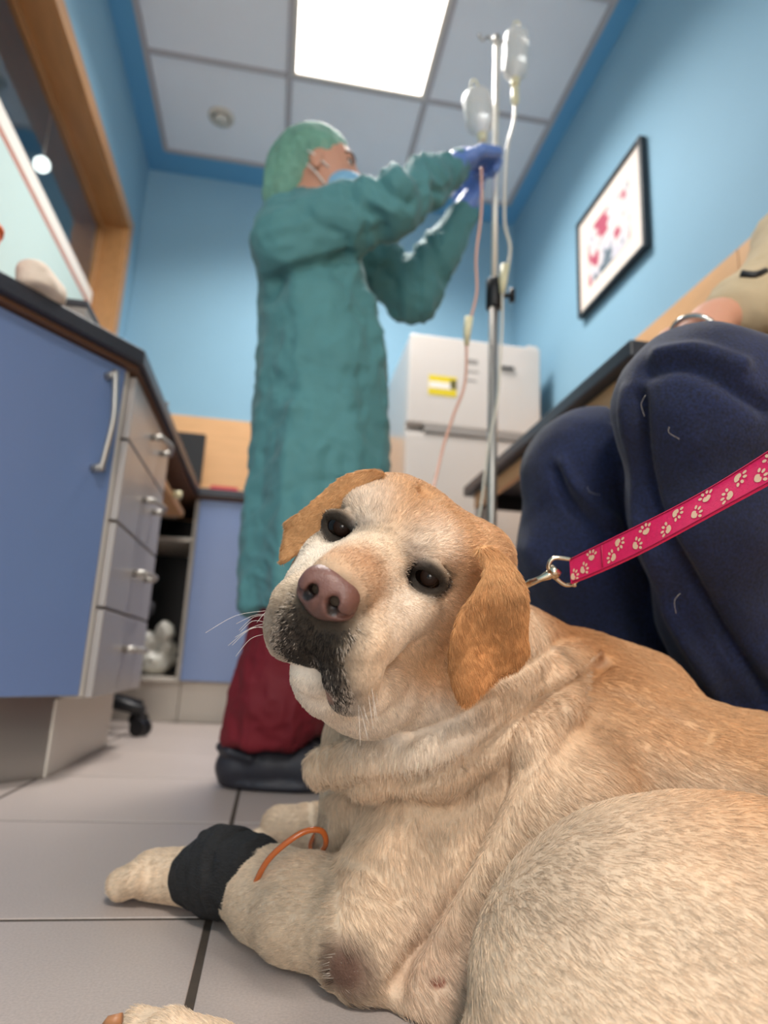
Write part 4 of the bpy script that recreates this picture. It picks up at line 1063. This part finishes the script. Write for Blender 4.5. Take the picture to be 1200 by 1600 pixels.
tube('roller_clamp', [atY(789, 415, Y5 - .03), atY(786, 440, Y5 - .03), atY(785, 458, Y5 - .03)], [.0125, .011, .006], MT['cream'], t2, 10)
tube('lower_tube', spline([atY(785, 458, Y5 - .03), atY(784, 520, Y5 - .03), atY(778, 620, Y5 - .03), atY(764, 690, Y5 - .03), atY(757, 745, Y5 - .03), atY(750, 800, Y5 - .03), atY(735, 850, Y5)], 7), .0032, MT['tube'], t2, 8)
pb2 = atY(752, 205, 1.52)
bottle_at(pb2, (-.16, -.02, 1), 'tilted white infusion bottle just above the blue gloves', .040, .125)

# ================================================================== PEOPLE HELPERS
def hand(F, w, fd, up, s, curl=.6, g=0.0, spread=.12, k=.004):
    """w wrist point, fd finger direction, up = back of the hand, s=+1/-1 thumb side, g = extra thickness"""
    fd = np.array(fd, float); fd /= np.linalg.norm(fd); up = np.array(up, float); up -= fd * (up @ fd); up /= np.linalg.norm(up)
    sd = np.cross(fd, up) * s
    F.ell(w + fd * .045, (.050 + g, .038 + g, .015 + g), .012, np.array([fd, sd, up]))
    F.cap(w - fd * .02, w + fd * .03, .024 + g, .026 + g, .012)
    for i, (o, l, r) in enumerate(((.028, .072, .0088), (.0095, .080, .0090), (-.0095, .075, .0086), (-.027, .060, .0078))):
        p = w + fd * (.082 - abs(i - 1) * .004) + sd * o; d = fd + sd * (1.5 - i) * spread; d /= np.linalg.norm(d); pts = [p]
        a = 0
        for j, f_ in enumerate((.45, .30, .25)):
            a += curl * (.55 if j == 0 else .85); q = d * math.cos(a) - up * math.sin(a); pts.append(pts[-1] + q * l * f_)
        F.chain([w + fd * .05 + sd * o * .8] + pts, [r + g + .002, r + g + .001, r + g, r * .92 + g, r * .8 + g], .0035)
    p = w + fd * .022 + sd * .030; d = sd * .75 + fd * .65; d /= np.linalg.norm(d)
    q = fd * .9 + sd * .15 - up * .35 * curl; q /= np.linalg.norm(q)
    F.chain([w + fd * .015 + sd * .012, p, p + d * .028, p + d * .028 + q * .030, p + d * .028 + q * .052], [.014 + g, .0135 + g, .0105 + g, .0098 + g, .0085 + g], .006)

def human_head(F, c, f, u, sc=1.0):
    f = np.array(f, float); f /= np.linalg.norm(f); u = np.array(u, float); u -= f * (u @ f); u /= np.linalg.norm(u); l = np.cross(u, f)
    R = np.array([f, l, u])
    def p(a, b, d): return c + (f * a + l * b + u * d) * sc
    F.ell(p(-.012, 0, .030), (.098 * sc, .076 * sc, .088 * sc), .02, R)
    F.ell(p(.030, 0, -.030), (.062 * sc, .060 * sc, .082 * sc), .03, R)
    F.ell(p(.058, 0, -.088), (.022 * sc, .024 * sc, .018 * sc), .03, R)                  # chin
    F.chain([p(.082, 0, .010), p(.104, 0, -.028)], [.008 * sc, .013 * sc], .012)   # nose
    for b in (-1, 1):
        F.ell(p(.0, b * .077, -.010), (.018 * sc, .007 * sc, .032 * sc), .006, R)  # ear
        F.ell(p(.088, b * .031, .010), (.010 * sc, .014 * sc, .009 * sc), .006, R, 'sub')
        F.chain([p(.080, b * .016, .028), p(.080, b * .046, .026)], [.007 * sc, .005 * sc], .01)  # brow ridge
    F.chain([p(.084, -.020, -.062), p(.092, 0, -.060), p(.084, .020, -.062)], [.006 * sc, .009 * sc, .006 * sc], .006)
    F.cap(p(.10, -.022, -.0615), p(.10, .022, -.0615), .0015, .0015, .003, 'sub')
    return p

def wrinkle(V, a=.010, s=1.0):
    w = np.stack([vnoise(V, 5, 3), vnoise(V, 5, 4), vnoise(V, 5, 5)], 1) * .05
    r = 1 - np.abs(vnoise(V + w, 11 * s, 1)) * 2; r2 = 1 - np.abs(vnoise(V + w, 23 * s, 2)) * 2
    r3 = 1 - np.abs(vnoise(V + w, 44 * s, 8)) * 2
    return a * (.40 * r + .35 * r2 + .22 * r3)

# ================================================================== GOWNED PERSON
W0 = 1.47
per = thing('person', 'person in green surgical gown, cap, mask and blue gloves reaching up to the drip stand', 'person', (.02, W0, 0))
sh_n = atY(455, 362, 1.36); sh_f = atY(520, 355, 1.58)            # shoulders (near = right arm)
el_n = atY(610, 322, 1.30); wr_n = atY(714, 256, 1.40)
el_f = atY(645, 465, 1.60); wr_f = atY(722, 335, 1.53)
hip = atY(490, 720, 1.47); nk = atY(482, 335, 1.47); hc = atY(503, 278, 1.47)
hipn, hipf = hip + [-.01, -.06, -.03], hip + [.02, .07, -.03]
ft_n, ft_f = np.array([.035, 1.44, .0]), np.array([.125, 1.80, .0])
hf = np.array([.93, -.26, .06]); hu = np.array([-.10, .06, 1])
# body (skin) as one mesh
F = Field((-.35, 1.1, .0), (.62, 2.0, 1.72), .007)
F.chain([nk - [0, 0, .08], nk, hc - [.01, 0, .05]], [.07, .055, .05], .03)
hp_ = human_head(F, hc, hf, hu, .98)
F.chain([nk - [0, 0, .12], (nk + hip) / 2, hip], [.085, .085, .085], .06)
for sh, el, wr in ((sh_n, el_n, wr_n), (sh_f, el_f, wr_f)):
    F.chain([nk - [0, 0, .09], sh], [.06, .052], .03); F.chain([sh, el, wr], [.046, .036, .025], .02)
    F.chain([wr, wr + (wr - el) / np.linalg.norm(wr - el) * .03], [.022, .022], .01)
for h_, ft in ((hipn, ft_n), (hipf, ft_f)):
    kn = (h_ + ft) / 2 + [.015, 0, .02]; F.chain([h_, kn, ft + [0, 0, .08]], [.080, .055, .038], .03); F.chain([ft + [0, 0, .05], ft + [.075, 0, .035]], [.033, .024], .02)
V, Q = F.mesh(); V = smooth(V, Q, 1); np_mesh('body', V, Q, MT['skin'], per)
# gown
G = Field((-.36, 1.12, .25), (.56, 1.85, 1.46), .0065)
G.chain([sh_n + [.0, 0, -.04], (sh_n + sh_f) / 2 + [0, 0, -.02], sh_f + [0, 0, -.04]], [.085, .09, .085], .05)
def gy(x0, x1, y, Y=1.47): a, b = atY(x0, y, Y), atY(x1, y, Y); return (a + b) / 2, abs(b[0] - a[0]) / 2
rows = []
for y, x0, x1, dp in ((372, 425, 530, .125), (400, 404, 556, .14), (470, 404, 580, .145), (540, 405, 600, .15), (620, 398, 604, .155), (700, 392, 606, .16), (780, 384, 603, .165), (860, 378, 596, .17), (930, 374, 590, .172), (985, 370, 585, .174)):
    c, hw_ = gy(x0, x1, y); rows.append((c[2], c[0], c[1], hw_, dp))
G.loft(rows[::-1], .05)
G.chain([sh_n, (sh_n + el_n) / 2 + [0, 0, -.01], el_n, (el_n + wr_n) / 2, wr_n], [.078, .074, .063, .052, .036], .03)
G.chain([sh_f, (sh_f + el_f) / 2, el_f, (el_f + wr_f) / 2, wr_f], [.075, .070, .062, .050, .038], .03)
G.chain([nk + [.0, 0, -.035], nk + [-.01, 0, -.0]], [.085, .062], .03)
G.below(atY(400, 965, 1.47)[2] + .01, .004)
zc = atY(400, 955, 1.47)[2]
V, Q = G.mesh(); V = smooth(V, Q, 1)
dsp = wrinkle(V, .009, 1.2)
arm = np.minimum(np.abs((V - sh_n) @ ((wr_n - sh_n) / np.linalg.norm(wr_n - sh_n))), 9)
# gathers across the sleeves, long soft folds down the skirt
sl = (V[:, 0] > .10) & (V[:, 2] > 1.02)
ds = wrinkle(V * np.array([2.2, 1, 1.0]), .012, .9); dsp = np.where(sl, dsp * .3 + ds, dsp)
ang = np.arctan2(V[:, 1] - 1.47, V[:, 0] - hip[0]); sk = sstep(1.15, .6, V[:, 2]); dsp = dsp + sk * .006 * np.sin(ang * 7 + 3 * vnoise(V, 3, 9))
Nn = normals(V, Q)
for pts, w_, dp_ in (([(425, 440), (455, 425), (500, 412), (548, 398)], 10, .022), ([(420, 470), (440, 440)], 9, .012), ([(415, 330), (470, 300), (520, 305)], 10, .006),
                     ([(455, 420), (470, 520), (462, 640)], 13, -.008), ([(520, 415), (560, 470), (585, 540)], 14, .010), ([(545, 400), (578, 480), (592, 560)], 9, -.009),
                     ([(430, 520), (415, 640), (398, 780)], 10, .008), ([(500, 560), (510, 700), (500, 900)], 14, .007), ([(455, 640), (445, 800), (430, 940)], 12, -.009), ([(550, 620), (560, 760)], 12, -.008),
                     ([(470, 330), (540, 372), (600, 355)], 10, .007), ([(545, 300), (560, 325), (590, 335)], 8, .010), ([(590, 275), (606, 300), (640, 318)], 8, .012), ([(632, 262), (650, 290), (690, 300)], 7, .011), ([(668, 255), (688, 280), (705, 300)], 6, .009),
                     ([(570, 285), (575, 310), (610, 330)], 7, -.009), ([(615, 262), (628, 285), (665, 300)], 7, -.010),
                     ([(600, 420), (620, 450), (612, 500)], 9, .012), ([(640, 425), (655, 450), (650, 490)], 8, .010), ([(668, 375), (680, 400), (690, 440)], 8, .010), ([(580, 430), (600, 470), (600, 515)], 8, -.010),
                     ([(430, 600), (480, 570), (560, 590)], 9, .006), ([(410, 820), (470, 760), (540, 750)], 9, .006)):
    V = crease(V, Nn, pts, w_, dp_)
V = V + Nn * dsp[:, None]
np_mesh('gown', V, Q, MT['gown'], per)
for wr, el in ((wr_n, el_n), (wr_f, el_f)):
    d = (wr - el) / np.linalg.norm(wr - el); lathe('cuff', [(.030, -.02), (.034, 0), (.033, .022), (.028, .03)], wr - d * .005, d, MT['gown'], per, 20)
# trousers
T = Field((-.25, 1.25, .03), (.35, 1.98, .60), .006)
for h_, ft, r in ((hipn, ft_n, .100), (hipf, ft_f, .100)):
    kn = (h_ + ft) / 2; T.chain([kn + [.01, 0, .02], kn * .5 + ft * .5 + [-.012, 0, .0], ft + [-.030, 0, .10]], [.085, .092, .082], .02)
T.below(.085, .004)
V, Q = T.mesh(); V = smooth(V, Q, 1); V = V + normals(V, Q) * wrinkle(V, .013, 1.1)[:, None]; V[:, 2] = np.maximum(V[:, 2], .075)
np_mesh('trousers', V, Q, MT['maroon'], per)
# shoes
def clog(ft, yaw, lab, par, mm):
    S = Field((-.12, -.08, -.005), (.22, .08, .14), .0045)
    S.chain([(-.045, 0, .040), (.02, 0, .046), (.10, .006, .042), (.155, .008, .034)], [.040, .043, .046, .036], .02)
    S.ell((.05, 0, .01), (.125, .048, .016), .01)
    S.ell((-.03, 0, .095), (.042, .034, .050), .01, None, 'sub')
    S.chain([(-.01, .042, .062), (-.055, .034, .072), (-.078, 0, .076), (-.055, -.034, .072), (-.01, -.042, .062)], [.009] * 5, .006)
    S.below(.0005)
    V, Q = S.mesh(); V = smooth(V, Q, 1)
    c, s = math.cos(yaw), math.sin(yaw); V = V @ np.array([[c, s, 0], [-s, c, 0], [0, 0, 1]]) + ft
    o = np_mesh('shoe', V, Q, mm, par)
    for i in range(2):
        for j in range(4):
            q = np.array([.045 + j * .024, (-1) ** i * .030, .074 - j * .003]); q = q @ np.array([[c, s, 0], [-s, c, 0], [0, 0, 1]]) + ft
            lathe('vent_hole', [(.0045, 0), (.0045, .006)], q, (0, (-1) ** i * .3, 1), MT['black'], o, 10)
    return o
clog(np.array([-.005, 1.435, 0]), -.12, '', per, MT['shoe']); clog(np.array([.075, 1.79, 0]), .1, '', per, MT['shoe'])
# cap
Cc = Field(hc - .22, hc + .22, .0045)
hl = np.cross(hu, hf); HRr = np.array([hf / np.linalg.norm(hf), hl / np.linalg.norm(hl), hu / np.linalg.norm(hu)])
Cc.ell(hp_(-.030, 0, .052), (.100, .090, .086), .02, HRr)
Cc.ell(hp_(-.085, 0, -.005), (.062, .070, .085), .03, HRr); Cc.ell(hp_(-.110, 0, -.050), (.038, .055, .055), .02, HRr)
Cc.cap(hp_(.115, 0, -.075), hp_(.085, 0, -.02), .070, .058, .006, 'sub')
Cc.ell(hp_(.085, 0, -.045), (.085, .12, .066), .004, HRr, 'sub')
V, Q = Cc.mesh(); V = smooth(V, Q, 1); V = V + normals(V, Q) * wrinkle(V, .0055, 2.2)[:, None]
np_mesh('surgical_cap', V, Q, MT['cap'], per)
Ha = Field(hc - .2, hc + .2, .006)
Ha.ell(hp_(-.028, 0, .046), (.092, .082, .080), .02, HRr); Ha.ell(hp_(-.080, 0, -.005), (.045, .052, .065), .03, HRr)
Ha.ell(hp_(.090, 0, -.045), (.090, .12, .068), .004, HRr, 'sub')
V, Q = Ha.mesh(); V = smooth(V, Q, 1); V = V + normals(V, Q) * (vnoise(V, 40) * .004)[:, None]; np_mesh('hair', V, Q, MT['hairdark'], per)
# mask
Mk = Field(hc - .18, hc + .18, .004)
Mk.ell(hp_(.058, 0, -.058), (.062, .064, .048), .01, HRr); Mk.chain([hp_(.10, 0, -.03), hp_(.112, 0, -.045)], [.012, .016], .01)
Mk.ell(hp_(-.03, 0, -.05), (.055, .12, .1), .004, HRr, 'sub')
V, Q = Mk.mesh(); V = smooth(V, Q, 1); np_mesh('face_mask', V, Q, MT['mask'], per)
for b in (-1, 1):
    tube('mask_strap', spline([hp_(.03, b * .066, -.030), hp_(.0, b * .082, -.005), hp_(-.02, b * .082, .01)], 4), .0022, MT['paper'], per, 6)
    tube('mask_strap', spline([hp_(.02, b * .062, -.075), hp_(-.0, b * .078, -.05), hp_(-.02, b * .082, -.03)], 4), .0022, MT['paper'], per, 6)
    ey = hp_(.0715, b * .031, .010)
    lathe('eye', [(.0001, -.010)] + [(.0105 * math.sin(a), -.0105 * math.cos(a)) for a in np.linspace(.3, 2.85, 10)] + [(.0001, .0105)], ey, hf, MT['paper'], per, 16)
    lathe('pupil', [(.0055, .0), (.004, .0014)], ey + hf * .0098, hf, MT['eye'], per, 14)
    tube('eyebrow', spline([hp_(.088, b * .014, .028), hp_(.085, b * .034, .033), hp_(.072, b * .052, .028)], 4), .0038, MT['hairdark'], per, 6)
    tube('eyelash', spline([hp_(.082, b * .020, .012), hp_(.083, b * .032, .016), hp_(.074, b * .044, .011)], 4), .0022, MT['hairdark'], per, 6)
# gloved hands
for wr, el, fd_, up_, s_, cu_ in ((wr_n, el_n, (.62, .25, .62), (-.55, -.45, .75), 1, 1.05), (wr_f, el_f, (.36, -.10, .93), (.80, .35, -.30), 1, .95)):
    HFd = Field(wr - .17, wr + .20, .0038)
    d = (wr - el) / np.linalg.norm(wr - el); HFd.chain([wr - d * .055, wr], [.036, .031], .01)
    hand(HFd, wr + d * .005, fd_, up_, s_, cu_, .0045)
    V, Q = HFd.mesh(); V = smooth(V, Q, 1); V = V + normals(V, Q) * (vnoise(V, 60) * .0015)[:, None]
    np_mesh('glove', V, Q, MT['glove'], per)

# ================================================================== SEATED PERSON
sp = thing('person', 'seated person in dark blue jeans and beige jacket with a metal watch', 'person', (.90, .78, 0))
kn_n = at(1092, 635, .75); kn_f = at(918, 738, .93)
an_n = at(1205, 1150, .88); an_f = np.array([.49, .93, .10])
hp_n, hp_f = np.array([.92, .66, .53]), np.array([.92, .93, .53])
ft1 = np.array([an_n[0] + .02, an_n[1] + .0, .05])
J = Field((.12, .42, .02), (1.13, 1.16, .80), .0058)
J.chain([hp_n, (hp_n + kn_n) / 2 + [0, 0, .005], kn_n], [.110, .098, .084], .03)
J.chain([hp_f, (hp_f + kn_f) / 2, kn_f], [.108, .092, .082], .03)
J.cap(hp_n, hp_f, .125, .125, .05)
J.chain([kn_n, at(1108, 800, .77), at(1140, 960, .81), at(1178, 1080, .85), ft1 + [0, 0, .03]], [.084, .082, .078, .074, .068], .03)
J.chain([kn_f, at(912, 860, .94), at(935, 1010, .96), an_f + [.02, 0, 0]], [.082, .086, .092, .080], .03)
J.below(.03, .005)
V, Q = J.mesh(); V = smooth(V, Q, 2); Nn = normals(V, Q)
V = V + Nn * (wrinkle(V, .0042, .7))[:, None]
for pts, w_, dp_, dn_, dx_ in (([(972, 610), (974, 720), (998, 820), (1036, 920), (1088, 1020), (1150, 1115)], 12, -.016, 0, .86),
                          ([(996, 620), (1004, 730), (1030, 820), (1075, 900), (1130, 990), (1200, 1090)], 12, .015, 0, .86),
                          ([(1010, 580), (1060, 570), (1120, 590), (1200, 640)], 14, .011, 0, .86), ([(1030, 555), (1090, 548), (1160, 570)], 12, -.009, 0, .86),
                          ([(880, 725), (905, 765), (960, 815)], 9, -.010, .82, 1.2), ([(868, 735), (890, 785), (945, 840)], 9, .011, .82, 1.2),
                          ([(965, 640), (972, 760), (990, 850)], 9, .010, .82, 1.2), ([(830, 860), (880, 930), (900, 1010)], 16, -.005, .82, 1.2)):
    V = crease(V, Nn, pts, w_, dp_, dx_, dn_); V[:, 2] = np.maximum(V[:, 2], .03)
np_mesh('jeans', V, Q, MT['denim'], sp)
for hx, hy in ((1008, 632), (1050, 672), (925, 765), (1060, 940)):
    q0 = at(hx, hy, .668 if hx > 975 else .842); a_ = rng.uniform(0, PI); dd = RT * math.cos(a_) + UP * math.sin(a_)
    tube('hair', spline([q0 - dd * .012, q0 + np.cross(dd, FW) * .004, q0 + dd * rng.uniform(.004, .012)], 4), .0001, MT['paper'], sp, 4)
# body under the clothes, head and hand
tb, tt = np.array([.93, .80, .60]), np.array([.965, .80, 1.08])
s1, s2 = np.array([.94, .99, 1.08]), np.array([.94, .61, 1.08])
e1, w1 = at(1215, 455, 1.12), at(1112, 505, 1.02)
e2, w2 = np.array([.78, .43, .76]), np.array([.565, .365, .53])
B2 = Field((.10, .20, .0), (1.15, 1.20, 1.52), .0085)
B2.chain([tb, (tb + tt) / 2, tt], [.12, .12, .12], .05); B2.chain([tt, tt + [-.01, 0, .14]], [.06, .055], .03)
B2.chain([s1, tt, s2], [.05, .07, .05], .03)
B2.chain([s1, e1, w1], [.045, .036, .029], .02); B2.chain([s2, e2, w2], [.045, .036, .028], .02)
B2.chain([hp_n, kn_n, at(1140, 960, .81), ft1], [.08, .05, .04, .03], .02); B2.chain([hp_f, kn_f, an_f], [.08, .05, .03], .02); B2.cap(hp_n, hp_f, .1, .1, .04)
hc2 = np.array([.945, .80, 1.34]); hf2 = np.array([-.93, -.3, -.22]); hq = human_head(B2, hc2, hf2, (0, 0, 1))
hand(B2, w1, at(1060, 565, .97) - w1, UP - FW * .3, 1, .5, .001); hand(B2, w2, (-.8, -.25, -.15), (0, 0, 1), 1, 1.25, .001)
B2.chain([w1, w1 + (at(1072, 550, .97) - w1) * .9], [.030, .032], .015)
V, Q = B2.mesh(); V = smooth(V, Q, 1); np_mesh('body', V, Q, MT['skin'], sp)
Jk = Field((.60, .30, .52), (1.16, 1.20, 1.28), .0065)
Jk.chain([tb + [0, 0, -.03], (tb + tt) / 2, tt], [.16, .155, .14], .05); Jk.chain([s1, tt, s2], [.075, .09, .075], .04); Jk.chain([tt, tt + [-.01, 0, .10]], [.09, .07], .03)
Jk.chain([s1, e1, w1 + (e1 - w1) * .38], [.072, .062, .052], .03); Jk.chain([s2, e2, w2 + (e2 - w2) * .25], [.07, .055, .045], .03)
V, Q = Jk.mesh(); V = smooth(V, Q, 1); V = V + normals(V, Q) * wrinkle(V, .008, 1.0)[:, None]
V[:, 0] = np.minimum(V[:, 0], 1.115)
np_mesh('jacket', V, Q, MT['beige'], sp)
tube('jacket_strap', spline([at(1158, 428, 1.03), at(1180, 430, 1.02), at(1196, 424, 1.03)], 4), .006, MT['black'], sp, 8)
HH = Field(hc2 - .2, hc2 + .2, .007); R2 = np.array([hf2 / np.linalg.norm(hf2), [0, 0, 0], [0, 0, 0]]); R2[2] = np.array([0, 0, 1.]) - R2[0] * R2[0][2]; R2[2] /= np.linalg.norm(R2[2]); R2[1] = np.cross(R2[2], R2[0])
HH.ell(hq(-.025, 0, .045), (.098, .086, .090), .02, R2); HH.ell(hq(.095, 0, -.03), (.060, .10, .088), .01, R2, 'sub')
V, Q = HH.mesh(); np_mesh('hair', V, Q, MT['hairdark'], sp)
for b in (-1, 1):
    ey = hq(.079, b * .031, .010); lathe('eye', [(.0001, -.010)] + [(.0105 * math.sin(a), -.0105 * math.cos(a)) for a in np.linspace(.3, 2.85, 10)] + [(.0001, .0105)], ey, hf2, MT['eye'], sp, 16)
# watch band round the wrist
wd = (at(1072, 550, .97) - w1); wd /= np.linalg.norm(wd); wc = at(1086, 530, .99)
wa = np.cross(wd, FW); wa /= np.linalg.norm(wa); wb = np.cross(wd, wa)
ringp = [wc + (wa * math.cos(a) + wb * math.sin(a)) * .036 for a in np.linspace(0, 2 * PI, 28, endpoint=False)]
wt_ = tube('watch', ringp, .0045, MT['watch'], sp, 8, True)
# shoes
for ft_, yw in ((ft1, PI), (an_f * [1, 1, 0], PI)): clog(np.array([ft_[0], ft_[1], 0]), yw, '', sp, MT['black'])
# seams on the jeans
def on_j(pts, off=.0): return pts
# chair under the seated person
t = thing('waiting_chair', 'dark chair under the seated person by the right wall', 'chair', (.93, .80, 0))
box('seat', (.72, .56, .385), (1.13, 1.04, .405), MT['chair_fabric'], t, .008)
box('backrest', (1.125, .58, .50), (1.150, 1.02, .90), MT['chair_fabric'], t, .008)
for x in (.74, 1.13):
    for y in (.575, 1.025): tube('leg', [(x, y, 0), (x, y, .386 if x < 1 else .80)], .011, MT['steel'], t, 10)
